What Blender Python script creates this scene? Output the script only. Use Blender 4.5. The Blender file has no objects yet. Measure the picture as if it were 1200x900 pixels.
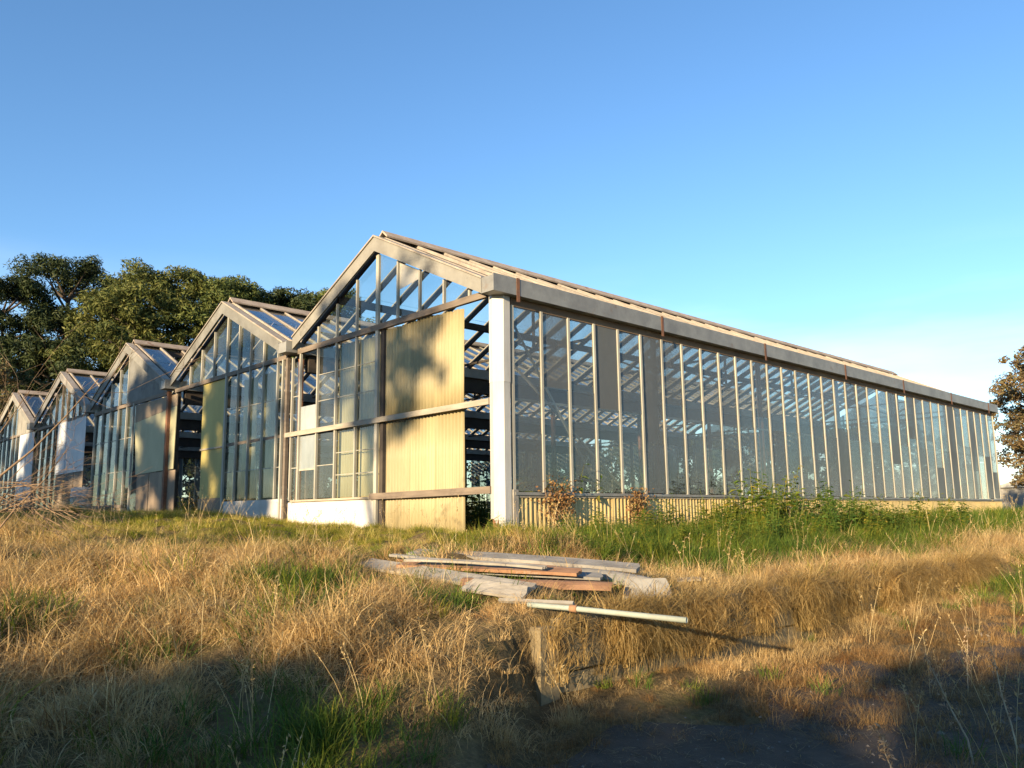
import bpy, bmesh, math, random
import numpy as np
from mathutils import Vector, Matrix

random.seed(7)
rng = np.random.default_rng(11)
S = bpy.context.scene
COL = S.collection
R = math.radians

# ------------------------------------------------------------------ camera, sky, sun
cam_d = bpy.data.cameras.new('camera')
cam = bpy.data.objects.new('camera', cam_d)
COL.objects.link(cam)
yaw, pit, rol = .8009, .159, -.0134
fwd = Vector((-math.sin(yaw) * math.cos(pit), math.cos(yaw) * math.cos(pit), math.sin(pit)))
rgt = Vector((math.cos(yaw), math.sin(yaw), 0))
upv = rgt.cross(fwd)
r2 = rgt * math.cos(rol) + upv * math.sin(rol)
u2 = -rgt * math.sin(rol) + upv * math.cos(rol)
CAM = Vector((9.171, -8.673, .317))
m = Matrix((r2, u2, -fwd)).transposed().to_4x4()
m.translation = CAM
cam.matrix_world = m
cam_d.sensor_width = 36
cam_d.lens = 965.95 / 1200 * 36
cam_d.clip_start = .05
cam_d.clip_end = 5000
S.camera = cam

SUN_EL = R(11.5)
TRAVEL = Vector((-.257, .966, 0)).normalized()          # where the light goes, on plan
sun_d = bpy.data.lights.new('sun', 'SUN')
sun_d.energy = 5.0
sun_d.angle = R(.6)
sun_d.color = (1, .79, .50)
sun = bpy.data.objects.new('sun', sun_d)
COL.objects.link(sun)
ldir = Vector((TRAVEL.x * math.cos(SUN_EL), TRAVEL.y * math.cos(SUN_EL), -math.sin(SUN_EL)))
sun.rotation_euler = ldir.to_track_quat('-Z', 'Y').to_euler()

W = bpy.data.worlds.new('World')
S.world = W
W.use_nodes = True
wn, wl = W.node_tree.nodes, W.node_tree.links
wn.clear()
wo = wn.new('ShaderNodeOutputWorld')
bg = wn.new('ShaderNodeBackground')
bg.inputs['Strength'].default_value = .114
sky = wn.new('ShaderNodeTexSky')
sky.sky_type = 'NISHITA'
sky.sun_disc = False
sky.sun_elevation = SUN_EL
sky.sun_rotation = math.atan2(-TRAVEL.x, -TRAVEL.y)
sky.altitude = 50
sky.air_density = 1.0
sky.dust_density = .0
sky.ozone_density = 3.0
tc = wn.new('ShaderNodeTexCoord')
mp = wn.new('ShaderNodeMapping')
mp.inputs['Rotation'].default_value = (.12, .1, .5)
mp.inputs['Scale'].default_value = (1.1, 2.6, 9)
nz = wn.new('ShaderNodeTexNoise')
nz.inputs['Scale'].default_value = 1.3
nz.inputs['Detail'].default_value = 7
nz.inputs['Roughness'].default_value = .55
cr = wn.new('ShaderNodeValToRGB')
cr.color_ramp.elements[0].position = .40
cr.color_ramp.elements[1].position = .70
cr.color_ramp.elements[1].color = (.42, .42, .42, 1)
mx = wn.new('ShaderNodeMixRGB')
mx.inputs['Color2'].default_value = (7.6, 7.7, 8.0, 1)
wl.new(tc.outputs['Generated'], mp.inputs['Vector'])
wl.new(mp.outputs[0], nz.inputs['Vector'])
wl.new(nz.outputs['Fac'], cr.inputs[0])
sx = wn.new('ShaderNodeSeparateXYZ')
wl.new(tc.outputs['Generated'], sx.inputs[0])
lo = wn.new('ShaderNodeMapRange')
lo.inputs['From Min'].default_value = .30
lo.inputs['From Max'].default_value = .06
wl.new(sx.outputs['Z'], lo.inputs['Value'])
ml = wn.new('ShaderNodeMath')
ml.operation = 'MULTIPLY'
wl.new(lo.outputs[0], ml.inputs[0])
wl.new(cr.outputs[0], ml.inputs[1])
wl.new(ml.outputs[0], mx.inputs['Fac'])
hs = wn.new('ShaderNodeHueSaturation')
hs.inputs['Saturation'].default_value = 1.08
hs.inputs['Hue'].default_value = .502
wl.new(sky.outputs[0], hs.inputs['Color'])
wl.new(hs.outputs[0], mx.inputs['Color1'])
wl.new(mx.outputs[0], bg.inputs['Color'])
wl.new(bg.outputs[0], wo.inputs['Surface'])

S.view_settings.view_transform = 'Standard'
S.view_settings.look = 'None'
S.view_settings.exposure = 1.35
S.view_settings.gamma = 1
S.render.engine = 'CYCLES'
S.cycles.use_denoising = True
S.cycles.denoiser = 'OPENIMAGEDENOISE'
S.cycles.max_bounces = 8
S.cycles.diffuse_bounces = 3
S.cycles.glossy_bounces = 3
S.cycles.transparent_max_bounces = 48
S.cycles.caustics_reflective = False
S.cycles.caustics_refractive = False

# ------------------------------------------------------------------ materials
MATS = {}


def nodes(name):
    mt = bpy.data.materials.new(name)
    mt.use_nodes = True
    nt = mt.node_tree
    nt.nodes.clear()
    out = nt.nodes.new('ShaderNodeOutputMaterial')
    MATS[name] = mt
    return mt, nt, out


def N(nt, typ, **kw):
    n = nt.nodes.new(typ)
    for k, v in kw.items():
        if k in n.inputs:
            n.inputs[k].default_value = v
        else:
            setattr(n, k, v)
    return n


def position(nt, stretch=None):
    g = nt.nodes.new('ShaderNodeNewGeometry')
    if not stretch:
        return g.outputs['Position']
    mp = nt.nodes.new('ShaderNodeMapping')
    mp.inputs['Scale'].default_value = stretch
    nt.links.new(g.outputs['Position'], mp.inputs['Vector'])
    return mp.outputs[0]


def noise(nt, scale, detail=5, rough=.6, stretch=None):
    n = N(nt, 'ShaderNodeTexNoise', Scale=scale, Detail=detail, Roughness=rough)
    nt.links.new(position(nt, stretch), n.inputs['Vector'])
    return n.outputs['Fac']


def ramp(nt, fac, stops):
    r = nt.nodes.new('ShaderNodeValToRGB')
    el = r.color_ramp.elements
    while len(el) < len(stops):
        el.new(.5)
    for e, (p, c) in zip(el, stops):
        e.position = p
        e.color = (*c, 1) if len(c) == 3 else c
    nt.links.new(fac, r.inputs[0])
    return r.outputs[0]


def mixc(nt, fac, a, b, mode='MIX'):
    n = nt.nodes.new('ShaderNodeMixRGB')
    n.blend_type = mode
    for i, v in ((0, fac), (1, a), (2, b)):
        if hasattr(v, 'is_output'):
            nt.links.new(v, n.inputs[i])
        elif i == 0:
            n.inputs[0].default_value = v
        else:
            n.inputs[i].default_value = (*v, 1)
    return n.outputs[0]


def surface(name, base, dark, spot=None, rough=.75, scale=3., spot_scale=1.3, spot_at=.58, metal=0, stretch=None, bump=.15, trans=0, bump_scale=40):
    """weathered opaque surface: two tones of grime and patches of a third colour"""
    mt, nt, out = nodes(name)
    c = ramp(nt, noise(nt, scale, 6, .65, stretch), [(.3, dark), (.68, base)])
    if spot:
        f = ramp(nt, noise(nt, spot_scale, 6, .7, stretch), [(spot_at, (0, 0, 0)), (spot_at + .12, (1, 1, 1))])
        c = mixc(nt, f, c, spot)
    oi = nt.nodes.new('ShaderNodeObjectInfo')
    v = ramp(nt, oi.outputs['Random'], [(0, (.68, .68, .68)), (1, (.92, .90, .87))])
    c = mixc(nt, 1, c, v, 'MULTIPLY')
    b = N(nt, 'ShaderNodeBsdfPrincipled', Roughness=rough, Metallic=metal)
    nt.links.new(c, b.inputs['Base Color'])
    bm = N(nt, 'ShaderNodeBump', Strength=bump, Distance=.01)
    nt.links.new(noise(nt, bump_scale, 3, .6, stretch), bm.inputs['Height'])
    nt.links.new(bm.outputs[0], b.inputs['Normal'])
    sh = b.outputs[0]
    if trans:
        t = nt.nodes.new('ShaderNodeBsdfTranslucent')
        nt.links.new(c, t.inputs['Color'])
        ms = N(nt, 'ShaderNodeMixShader', Fac=trans)
        nt.links.new(sh, ms.inputs[1])
        nt.links.new(t.outputs[0], ms.inputs[2])
        sh = ms.outputs[0]
    nt.links.new(sh, out.inputs['Surface'])
    return mt


surface('fibro', (.33, .315, .275), (.22, .205, .18), (.14, .13, .115), .85, 2.2, .9, .60)
surface('fibro_grey', (.25, .245, .225), (.15, .145, .13), (.10, .09, .075), .85, 2.2, 1.3, .58)
surface('fibro_dark', (.22, .21, .20), (.12, .12, .12), (.34, .31, .27), .85, 2.2, 1.1, .60)
surface('zinc', (.34, .335, .31), (.21, .205, .195), (.22, .14, .09), .55, 2.5, 1.4, .60, .25, bump=.08)
surface('rust', (.27, .115, .055), (.12, .06, .04), (.35, .26, .20), .9, 7, 3, .62)
surface('eave_timber', (.30, .20, .12), (.15, .10, .07), (.42, .33, .12), .9, 4, 1.4, .64, stretch=(1, .3, 1))
surface('white_paint', (.60, .59, .565), (.40, .385, .36), (.25, .20, .15), .6, 3.5, 4.5, .62, stretch=(1, 1, .16))
surface('mullion', (.48, .46, .39), (.31, .29, .24), (.24, .19, .13), .65, 3, 2.5, .63, stretch=(1, 1, .3))
surface('timber_pale', (.50, .44, .35), (.29, .24, .18), (.20, .15, .11), .85, 5, 1.8, .60, stretch=(.3, .3, 2), bump=.3)
surface('timber_brown', (.24, .19, .145), (.13, .10, .078), (.36, .29, .22), .9, 5, 1.8, .62, stretch=(.3, .3, 2), bump=.3)
surface('timber_dark', (.085, .065, .05), (.045, .035, .03), None, .9, 4)
surface('roof_bar', (.44, .385, .32), (.27, .22, .175), (.24, .13, .08), .85, 4, 2.0, .62)
surface('ridge_timber', (.52, .42, .33), (.30, .22, .16), (.22, .11, .07), .85, 3, 1.6, .60)
surface('render_wall', (.74, .70, .64), (.56, .52, .46), (.36, .31, .26), .9, 2, 1.6, .66, bump=.25)
surface('fibreglass', (.56, .47, .26), (.43, .345, .18), (.26, .19, .10), .55, 1.5, 1.2, .68, stretch=(1, 1, .3), bump=.05, trans=.22)
surface('fibreglass_side', (.78, .60, .27), (.58, .43, .18), (.28, .19, .09), .6, 1.6, 1.1, .62, stretch=(1, 1, .35), bump=.05, trans=.2)
surface('panel_yellow', (.60, .50, .16), (.44, .36, .11), (.32, .25, .09), .6, 1.5, 1.0, .62, stretch=(1, 1, .4), bump=.05, trans=.15)
surface('panel_pale', (.62, .58, .36), (.46, .42, .25), (.30, .27, .17), .6, 1.5, 1.0, .62, stretch=(1, 1, .4), bump=.05, trans=.15)
surface('panel_white', (.62, .64, .68), (.46, .48, .52), (.34, .32, .30), .6, 1.5, 1.0, .64, stretch=(1, 1, .4), bump=.05, trans=.15)
surface('panel_brown', (.34, .26, .18), (.20, .15, .11), (.14, .10, .07), .85, 1.7, 1.3, .60, stretch=(1, 1, .4))
surface('whitewash', (.80, .77, .70), (.68, .64, .56), None, .6, 4, bump=.05, trans=.3)
surface('concrete', (.31, .245, .14), (.15, .115, .065), (.09, .085, .04), .95, 3, 1.8, .58, bump=.5, bump_scale=25)
surface('concrete_pale', (.36, .345, .31), (.24, .225, .20), (.28, .25, .22), .95, 4, 2.2, .62, bump=.4, bump_scale=30)
surface('board_grey', (.34, .32, .29), (.19, .175, .155), (.13, .10, .08), .9, 5, 3, .62, bump=.4)
surface('board_rust', (.36, .20, .11), (.20, .10, .055), (.40, .34, .28), .9, 5, 4, .60, bump=.4)
surface('board_white', (.40, .37, .32), (.25, .22, .18), (.25, .15, .09), .85, 5, 4, .58, bump=.2)
surface('pipe_green', (.36, .42, .37), (.28, .28, .24), (.26, .16, .09), .7, 5, 4, .60, bump=.1)
surface('bark', (.10, .072, .05), (.05, .035, .025), None, .95, 6, stretch=(1, 1, .3), bump=.6)
surface('dead_wood', (.30, .20, .125), (.17, .115, .07), None, .9, 8, bump=.3)
surface('straw', (.52, .43, .28), (.34, .26, .16), None, .9, 8, bump=.1)
surface('soil', (.12, .09, .06), (.06, .045, .03), None, 1, 3)
surface('asphalt', (.100, .068, .042), (.046, .031, .020), (.17, .12, .07), 1.0, 5, 1.1, .60, bump=.9, bump_scale=70)
surface('stone', (.30, .255, .21), (.14, .12, .10), None, .9, 9)


def glass(name, dirt_lo, dirt_hi, dirt_col, scale, clean=.985):
    mt, nt, out = nodes(name)
    tr = nt.nodes.new('ShaderNodeBsdfTransparent')
    tr.inputs[0].default_value = (clean * .97, clean, clean * .985, 1)
    gl = N(nt, 'ShaderNodeBsdfGlossy', Roughness=.035)
    lw = N(nt, 'ShaderNodeLayerWeight', Blend=.5)
    pw = N(nt, 'ShaderNodeMath', operation='POWER')
    pw.inputs[1].default_value = 4.6
    nt.links.new(lw.outputs['Facing'], pw.inputs[0])
    fr = N(nt, 'ShaderNodeMath', operation='MULTIPLY_ADD')
    fr.inputs[1].default_value = .94
    fr.inputs[2].default_value = .045
    nt.links.new(pw.outputs[0], fr.inputs[0])
    wv = N(nt, 'ShaderNodeBump', Strength=.06, Distance=.05)
    nt.links.new(noise(nt, .9, 2, .5), wv.inputs['Height'])
    nt.links.new(wv.outputs[0], gl.inputs['Normal'])
    m1 = nt.nodes.new('ShaderNodeMixShader')
    nt.links.new(fr.outputs[0], m1.inputs[0])
    nt.links.new(tr.outputs[0], m1.inputs[1])
    nt.links.new(gl.outputs[0], m1.inputs[2])
    df = nt.nodes.new('ShaderNodeBsdfDiffuse')
    df.inputs[0].default_value = (*dirt_col, 1)
    tl = nt.nodes.new('ShaderNodeBsdfTranslucent')
    tl.inputs[0].default_value = (*dirt_col, 1)
    m2 = N(nt, 'ShaderNodeMixShader', Fac=.5)
    nt.links.new(df.outputs[0], m2.inputs[1])
    nt.links.new(tl.outputs[0], m2.inputs[2])
    f = ramp(nt, noise(nt, scale, 6, .62, (1, 1, .45)), [(.36, (dirt_lo,) * 3), (.66, (dirt_hi,) * 3)])
    oi = nt.nodes.new('ShaderNodeObjectInfo')
    v = ramp(nt, oi.outputs['Random'], [(0, (.18,) * 3), (.35, (.7,) * 3), (.7, (1.15,) * 3), (1, (1.6,) * 3)])
    f = mixc(nt, 1, f, v, 'MULTIPLY')
    m3 = nt.nodes.new('ShaderNodeMixShader')
    nt.links.new(f, m3.inputs[0])
    nt.links.new(m1.outputs[0], m3.inputs[1])
    nt.links.new(m2.outputs[0], m3.inputs[2])
    nt.links.new(m3.outputs[0], out.inputs['Surface'])


glass('glass_side', .32, .64, (.225, .24, .245), .5)
glass('glass_gable', .03, .13, (.36, .37, .33), 1.1)
glass('glass_roof', .01, .06, (.34, .34, .33), .9)
glass('glass_green', .06, .24, (.10, .115, .07), 1.1)
glass('glass_milky', .30, .62, (.60, .64, .64), 1.3)


def leafmat(name, c0, c1, c2, trans=.3, inst=False, noise_scale=.5):
    """foliage: hue varies per leaf and per clump; grass may take its tint from the clump it belongs to"""
    mt, nt, out = nodes(name)
    g = nt.nodes.new('ShaderNodeNewGeometry')
    c = ramp(nt, g.outputs['Random Per Island'], [(0, c0), (.5, c1), (1, c2)])
    v = ramp(nt, noise(nt, noise_scale, 3), [(.3, (.70, .72, .70)), (.7, (1.2, 1.15, 1.1))])
    c = mixc(nt, 1, c, v, 'MULTIPLY')
    if inst:
        at = nt.nodes.new('ShaderNodeAttribute')
        at.attribute_type = 'INSTANCER'
        at.attribute_name = 'tint'
        c = mixc(nt, 1, c, at.outputs['Color'], 'MULTIPLY')
    d = N(nt, 'ShaderNodeBsdfPrincipled', Roughness=.65)
    d.inputs['Specular IOR Level'].default_value = .25
    nt.links.new(c, d.inputs['Base Color'])
    t = nt.nodes.new('ShaderNodeBsdfTranslucent')
    nt.links.new(c, t.inputs[0])
    ms = N(nt, 'ShaderNodeMixShader', Fac=trans)
    nt.links.new(d.outputs[0], ms.inputs[1])
    nt.links.new(t.outputs[0], ms.inputs[2])
    nt.links.new(ms.outputs[0], out.inputs['Surface'])


leafmat('needles', (.045, .068, .018), (.085, .11, .027), (.14, .15, .04), .15)
leafmat('needles_dark', (.018, .032, .012), (.035, .052, .016), (.06, .07, .022), .12)
leafmat('needles_gold', (.055, .075, .018), (.10, .115, .028), (.16, .155, .042), .2)
leafmat('leaf_bronze', (.13, .085, .045), (.19, .13, .06), (.16, .145, .06), .25)
leafmat('leaf_hedge', (.03, .05, .015), (.05, .075, .02), (.08, .09, .03), .2)
leafmat('grass_dry', (.45, .325, .15), (.63, .49, .255), (.77, .655, .40), .32, True, .8)
leafmat('grass_seed', (.22, .15, .09), (.32, .23, .14), (.42, .32, .21), .3)
leafmat('grass_green', (.06, .11, .018), (.11, .17, .03), (.20, .22, .045), .35, True, .8)
leafmat('weed_leaf', (.05, .10, .018), (.09, .15, .028), (.20, .19, .04), .35, True, .8)
leafmat('vine_leaf', (.16, .075, .03), (.24, .13, .05), (.32, .21, .09), .25)

# ------------------------------------------------------------------ mesh helpers


def tag(o, label=None, cat=None, group=None, kind=None):
    for k, v in (('label', label), ('category', cat), ('group', group), ('kind', kind)):
        if v:
            o[k] = v
    return o


def link(name, me, parent=None):
    o = bpy.data.objects.new(name, me)
    COL.objects.link(o)
    if parent:
        o.parent = parent
    return o


def empty(name, loc=(0, 0, 0)):
    o = link(name, None)
    o.location = loc
    o.empty_display_size = .2
    return o


def mesh(name, verts, faces, mat, smooth=False):
    me = bpy.data.meshes.new(name)
    me.from_pydata([tuple(v) for v in verts], [], faces)
    me.materials.append(MATS[mat])
    if smooth:
        me.polygons.foreach_set('use_smooth', [True] * len(me.polygons))
    me.update()
    return me


CUBE_V = [(x, y, z) for x in (-.5, .5) for y in (-.5, .5) for z in (-.5, .5)]
CUBE_F = [(0, 1, 3, 2), (4, 6, 7, 5), (0, 4, 5, 1), (2, 3, 7, 6), (0, 2, 6, 4), (1, 5, 7, 3)]
UNIT = {}


def unit(mat):
    if mat not in UNIT:
        UNIT[mat] = mesh('block_' + mat, CUBE_V, CUBE_F, mat)
    return UNIT[mat]


def box(name, mat, parent, lo, hi, rot=(0, 0, 0)):
    """a block from corner lo to corner hi, in the parent's space"""
    o = link(name, unit(mat), parent)
    o.location = [(a + b) / 2 for a, b in zip(lo, hi)]
    o.scale = [max(abs(b - a), .002) for a, b in zip(lo, hi)]
    o.rotation_euler = rot
    return o


def bar(name, mat, parent, p, q, w, h, up=(0, 0, 1)):
    """a straight bar from p to q, w wide and h deep towards up"""
    p, q = Vector(p), Vector(q)
    d = (q - p)
    x = d.normalized()
    z = Vector(up)
    y = z.cross(x).normalized()
    z = x.cross(y)
    o = link(name, unit(mat), parent)
    mt = Matrix((x * d.length, y * w, z * h)).transposed().to_4x4()
    mt.translation = (p + q) / 2
    o.matrix_local = mt
    return o


def prism(name, mat, parent, poly, y0, y1):
    """a polygon in the x-z plane, pushed out from y0 to y1"""
    n = len(poly)
    v = [(x, y0, z) for x, z in poly] + [(x, y1, z) for x, z in poly]
    f = [tuple(range(n)), tuple(range(2 * n - 1, n - 1, -1))]
    f += [(i, i + n, (i + 1) % n + n, (i + 1) % n) for i in range(n)]
    me = mesh(name, v, f, mat)
    bm = bmesh.new()
    bm.from_mesh(me)
    bmesh.ops.recalc_face_normals(bm, faces=bm.faces)
    bm.to_mesh(me)
    bm.free()
    return link(name, me, parent)


def tube_geo(pts, rads, n=6):
    V, F = [], []
    pts = [Vector(p) for p in pts]
    for i, p in enumerate(pts):
        d = (pts[min(i + 1, len(pts) - 1)] - pts[max(i - 1, 0)]).normalized()
        a = d.orthogonal().normalized() if abs(d.z) > .99 else d.cross(Vector((0, 0, 1))).normalized()
        b = d.cross(a)
        for k in range(n):
            t = 2 * math.pi * k / n
            V.append(p + (a * math.cos(t) + b * math.sin(t)) * rads[i])
    for i in range(len(pts) - 1):
        for k in range(n):
            F.append((i * n + k, i * n + (k + 1) % n, (i + 1) * n + (k + 1) % n, (i + 1) * n + k))
    F.append(tuple(range(n)))
    F.append(tuple(range(len(V) - 1, len(V) - n - 1, -1)))
    return V, F


def join_geo(parts):
    V, F = [], []
    for v, f in parts:
        o = len(V)
        V += v
        F += [tuple(i + o for i in t) for t in f]
    return V, F


def corrugated(name, mat, parent, width, height, loc, rotz=0, tilt=0, pitch=.09, amp=.022, ragged=0.):
    """wavy sheet standing on its edge: width along local x, height along z; alike sheets share a mesh"""
    key = ('corr', mat, round(width, 2), round(height, 2), pitch, ragged)
    if key not in UNIT:
        n = max(6, int(width / pitch * 6))
        V, F = [], []
        th = .003
        rows = [0, .33, .66, 1]
        for s in (0, 1):
            for rr in rows:
                for i in range(n + 1):
                    x = width * i / n
                    z = height * rr
                    if rr == 1 and ragged:
                        z += ragged * math.sin(i * .37) * .6
                    V.append((x, amp * math.sin(2 * math.pi * x / pitch) + (th if s else 0), z))
        k = n + 1
        m_ = k * len(rows)
        for s in (0, 1):
            for j in range(len(rows) - 1):
                for i in range(n):
                    a = s * m_ + j * k + i
                    q = (a, a + 1, a + k + 1, a + k)
                    F.append(q if s == 0 else q[::-1])
        for i in range(n):
            F.append((i, i + m_, i + 1 + m_, i + 1))
            t = (len(rows) - 1) * k + i
            F.append((t, t + 1, t + 1 + m_, t + m_))
        for j in range(len(rows) - 1):
            F.append((j * k, (j + 1) * k, (j + 1) * k + m_, j * k + m_))
            e = j * k + n
            F.append((e, e + m_, e + k + m_, e + k))
        UNIT[key] = mesh('corrugated_sheet', V, F, mat, True)
    o = link(name, UNIT[key], parent)
    o.location = loc
    o.rotation_euler = (0, tilt, rotz)
    return o


# ------------------------------------------------------------------ terrain
XW = 4.55                # retaining wall line
WY0, WY1 = -4.0, 6.6


def sstep(a, b, x):
    t = np.clip((x - a) / (b - a), 0, 1)
    return t * t * (3 - 2 * t)


def fnoise(x, y, s, seed):
    r = np.random.default_rng(seed)
    out = np.zeros_like(x, dtype=float)
    for _ in range(7):
        a = r.uniform(0, 2 * np.pi)
        k = s * r.uniform(.6, 1.7)
        out += np.sin((x * np.cos(a) + y * np.sin(a)) * k + r.uniform(0, 6.3))
    return out / 7 * 1.6


_tr = np.random.default_rng(77)
TUS = np.stack([_tr.uniform(-9, XW - .25, 420), _tr.uniform(-9.5, -.9, 420)], 1)
TUS_R = _tr.uniform(.20, .46, 420)
TUS_H = _tr.uniform(.04, .15, 420) * (TUS_R / .35)
TUS_C = _tr.uniform(0, 1, 420)


def mounds(x, y):
    out = np.zeros_like(x)
    for (cx, cy), rr, hh in zip(TUS, TUS_R, TUS_H):
        mk = (np.abs(x - cx) < rr * 2.4) & (np.abs(y - cy) < rr * 2.4)
        if mk.any():
            out[mk] = np.maximum(out[mk], hh * np.exp(-((x[mk] - cx) ** 2 + (y[mk] - cy) ** 2) / rr ** 2))
    return out


def ground(x, y):
    x = np.asarray(x, float)
    y = np.asarray(y, float)
    left = .45 * sstep(0, 12, -x)
    w = (x - y) * .7071
    a = -.50 * sstep(.5, 4.6, x)
    b = np.interp(w, [1, 3.5, 5, 6.2, 7.3, 8.6, 10], [0, -.15, -.30, -.50, -.78, -1.12, -1.25])
    upper = np.minimum(a, b)
    lower = np.interp(y, [-50, 0, 5, 9, 14, 25, 60], [-1.25, -1.22, -1.0, -.65, -.38, -.1, 0])
    lower = lower + .16 * (1 - sstep(4.7, 6.2, x)) * sstep(-6, -3, y)
    wd = .10 + np.clip(-4.15 - y, 0, 4) * 1.1 + np.clip(y - 6.4, 0, 6) * .9
    t = sstep(XW - .02, XW - .02 + wd, x)
    z = np.where(x < XW - .02, upper, upper * (1 - t) + np.minimum(lower, upper + .25) * t)
    behind = sstep(.2, 2.5, y) * sstep(-.1, -.6, x)
    z = z + left
    rough = (1 - sstep(30, 80, np.hypot(x - 9, y + 8)))
    bank = sstep(.3, 1.2, -y) + sstep(.8, 2, x)
    lowflat = 1 - .8 * sstep(4.9, 5.6, x) * (y < 4)
    z = z + (.06 * fnoise(x, y, 2.1, 3) + .035 * fnoise(x, y, 5.2, 4)) * np.clip(bank, 0, 1) * rough * lowflat
    z = z + mounds(x, y)
    z = z * (1 - behind) + behind * .02
    far = sstep(45, 140, np.hypot(x - 9, y + 8))
    return z * (1 - far) + far * (-.2)


def gz(x, y):
    return float(ground(np.array([x]), np.array([y]))[0])


def axis(lo, hi, step, reach):
    c = list(np.arange(lo, hi + 1e-6, step))
    d, s = step, hi
    out = []
    while s < reach:
        d *= 1.28
        s += d
        out.append(s)
    d, s = step, lo
    neg = []
    while s > -reach:
        d *= 1.28
        s -= d
        neg.append(s)
    return np.array(neg[::-1] + c + out)


xs = axis(-12, 10, .13, 900)
xs = np.sort(np.concatenate([xs, [XW - .021, XW + .085]]))
ys = axis(-10.5, 9, .13, 900)
gx, gy = np.meshgrid(xs, ys)
gzv = ground(gx, gy)
nx, ny = len(xs), len(ys)
V = np.stack([gx.ravel(), gy.ravel(), gzv.ravel()], 1)
idx = np.arange(nx * ny).reshape(ny, nx)
F = np.stack([idx[:-1, :-1].ravel(), idx[:-1, 1:].ravel(), idx[1:, 1:].ravel(), idx[1:, :-1].ravel()], 1)

mt, nt, out = nodes('ground_mat')
c1 = ramp(nt, noise(nt, 1.1, 6, .7), [(.3, (.10, .075, .04)), (.55, (.20, .145, .075)), (.75, (.115, .11, .035))])
c2 = ramp(nt, noise(nt, 18, 5, .7), [(.3, (.55, .55, .55)), (.7, (1.25, 1.2, 1.1))])
c = mixc(nt, 1, c1, c2, 'MULTIPLY')
b = N(nt, 'ShaderNodeBsdfPrincipled', Roughness=1)
b.inputs['Specular IOR Level'].default_value = .1
nt.links.new(c, b.inputs['Base Color'])
bp = N(nt, 'ShaderNodeBump', Strength=1, Distance=.05)
nt.links.new(noise(nt, 22, 5, .7), bp.inputs['Height'])
nt.links.new(bp.outputs[0], b.inputs['Normal'])
nt.links.new(b.outputs[0], out.inputs['Surface'])

me = bpy.data.meshes.new('ground')
me.from_pydata(V.tolist(), [], F.tolist())
me.materials.append(mt)
me.polygons.foreach_set('use_smooth', [True] * len(me.polygons))
tag(link('ground', me), kind='structure')

# driveway: worn asphalt sheet lying on the low ground in front of the retaining wall
dpoly = []
dv, dfc = [], []
dxs = np.arange(5.0, 16.01, .25)
dys = np.arange(-16, 10.01, .25)
keep = {}
for j, y in enumerate(dys):
    for i, x in enumerate(dxs):
        edge = 5.55 + .22 * math.sin(y * 1.7) + .15 * math.sin(y * 3.9 + 1) + max(0, y + 1.5) * .12 + max(0, -5.2 - y) * .75
        xx = max(x, edge)
        keep[(i, j)] = len(dv)
        dv.append((xx, y, 0))
for j in range(len(dys) - 1):
    for i in range(len(dxs) - 1):
        q = [keep[(i, j)], keep[(i + 1, j)], keep[(i + 1, j + 1)], keep[(i, j + 1)]]
        if dv[q[1]][0] - dv[q[0]][0] > .01 or dv[q[2]][0] - dv[q[3]][0] > .01:
            dfc.append(tuple(q))
_da = np.array(dv)
_dz = ground(_da[:, 0], _da[:, 1]) + .012
dv = [(a[0], a[1], z_) for a, z_ in zip(dv, _dz)]
tag(link('driveway', mesh('driveway', dv, dfc, 'asphalt', True)), kind='structure')

# ------------------------------------------------------------------ greenhouses
SP = 6.4                 # width of one span
LEN = 24.2
PY = .667                # glazing module along the side
RX = -3.28               # ridge, from the span's right edge
ZR, ZE = 5.54, 4.03
SL = (ZR - ZE) / 3.08
MU = [-.72, -1.38, -2.05, -2.70, -3.33, -4.02, -4.72, -5.41, -6.10]


def top(x, drop=.31):
    """underside of the rake boards over local x"""
    return ZR - drop - SL * abs(x - RX)


def pane_col(g, x0, x1, z0, z1, mat, y=.0, sloped=False, n=1):
    """one column of glazing between two bars, n lights high, each light its own pane"""
    x0, x1 = min(x0, x1) + .018, max(x0, x1) - .018
    if sloped:
        za, zb = top(x0), top(x1)
        if max(za, zb) < z0 + .04:
            return
        poly = [(x0, z0), (x1, z0)]
        if zb > z0 + .02:
            poly.append((x1, zb))
        elif za > z0:
            xx = x0 + (x1 - x0) * (za - z0) / max(za - zb, 1e-3)
            poly[1] = (xx, z0)
        if x0 < RX < x1:
            poly.append((RX, top(RX)))
        if za > z0 + .02:
            poly.append((x0, za))
        else:
            xx = x1 - (x1 - x0) * (zb - z0) / max(zb - za, 1e-3)
            poly[0] = (xx, z0)
        if len(poly) >= 3:
            prism('pane', mat, g, poly, y, y + .004)
        return
    for k in range(n):
        a = z0 + (z1 - z0) * k / n
        b_ = z0 + (z1 - z0) * (k + 1) / n
        o = box('pane', mat, g, (x0, y + .006 * k, a), (x1, y + .006 * k + .004, b_ - .004))
        o.rotation_euler = (random.gauss(0, .004), 0, random.gauss(0, .004))
        if k:
            box('glazing_clip', 'mullion', g, (x0, y - .008, a - .008), (x1, y + .001, a + .008))


def rake(g, mat, side, x_end):
    """one sloping barge board of the gable, side -1 left, +1 right"""
    za, zb = ZR, ZR - SL * abs(x_end - RX)
    d = .275
    poly = [(RX, za), (x_end, zb), (x_end, zb - d + .03), (RX, za - d)]
    if side < 0:
        poly = poly[::-1]
    prism('rake_board', mat, g, poly, -.16, -.12)
    poly2 = [(RX, za + .035), (x_end, zb + .035), (x_end, zb + .002), (RX, za + .002)]
    if side < 0:
        poly2 = poly2[::-1]
    prism('rake_capping', 'roof_bar', g, poly2, -.19, .02)


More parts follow.
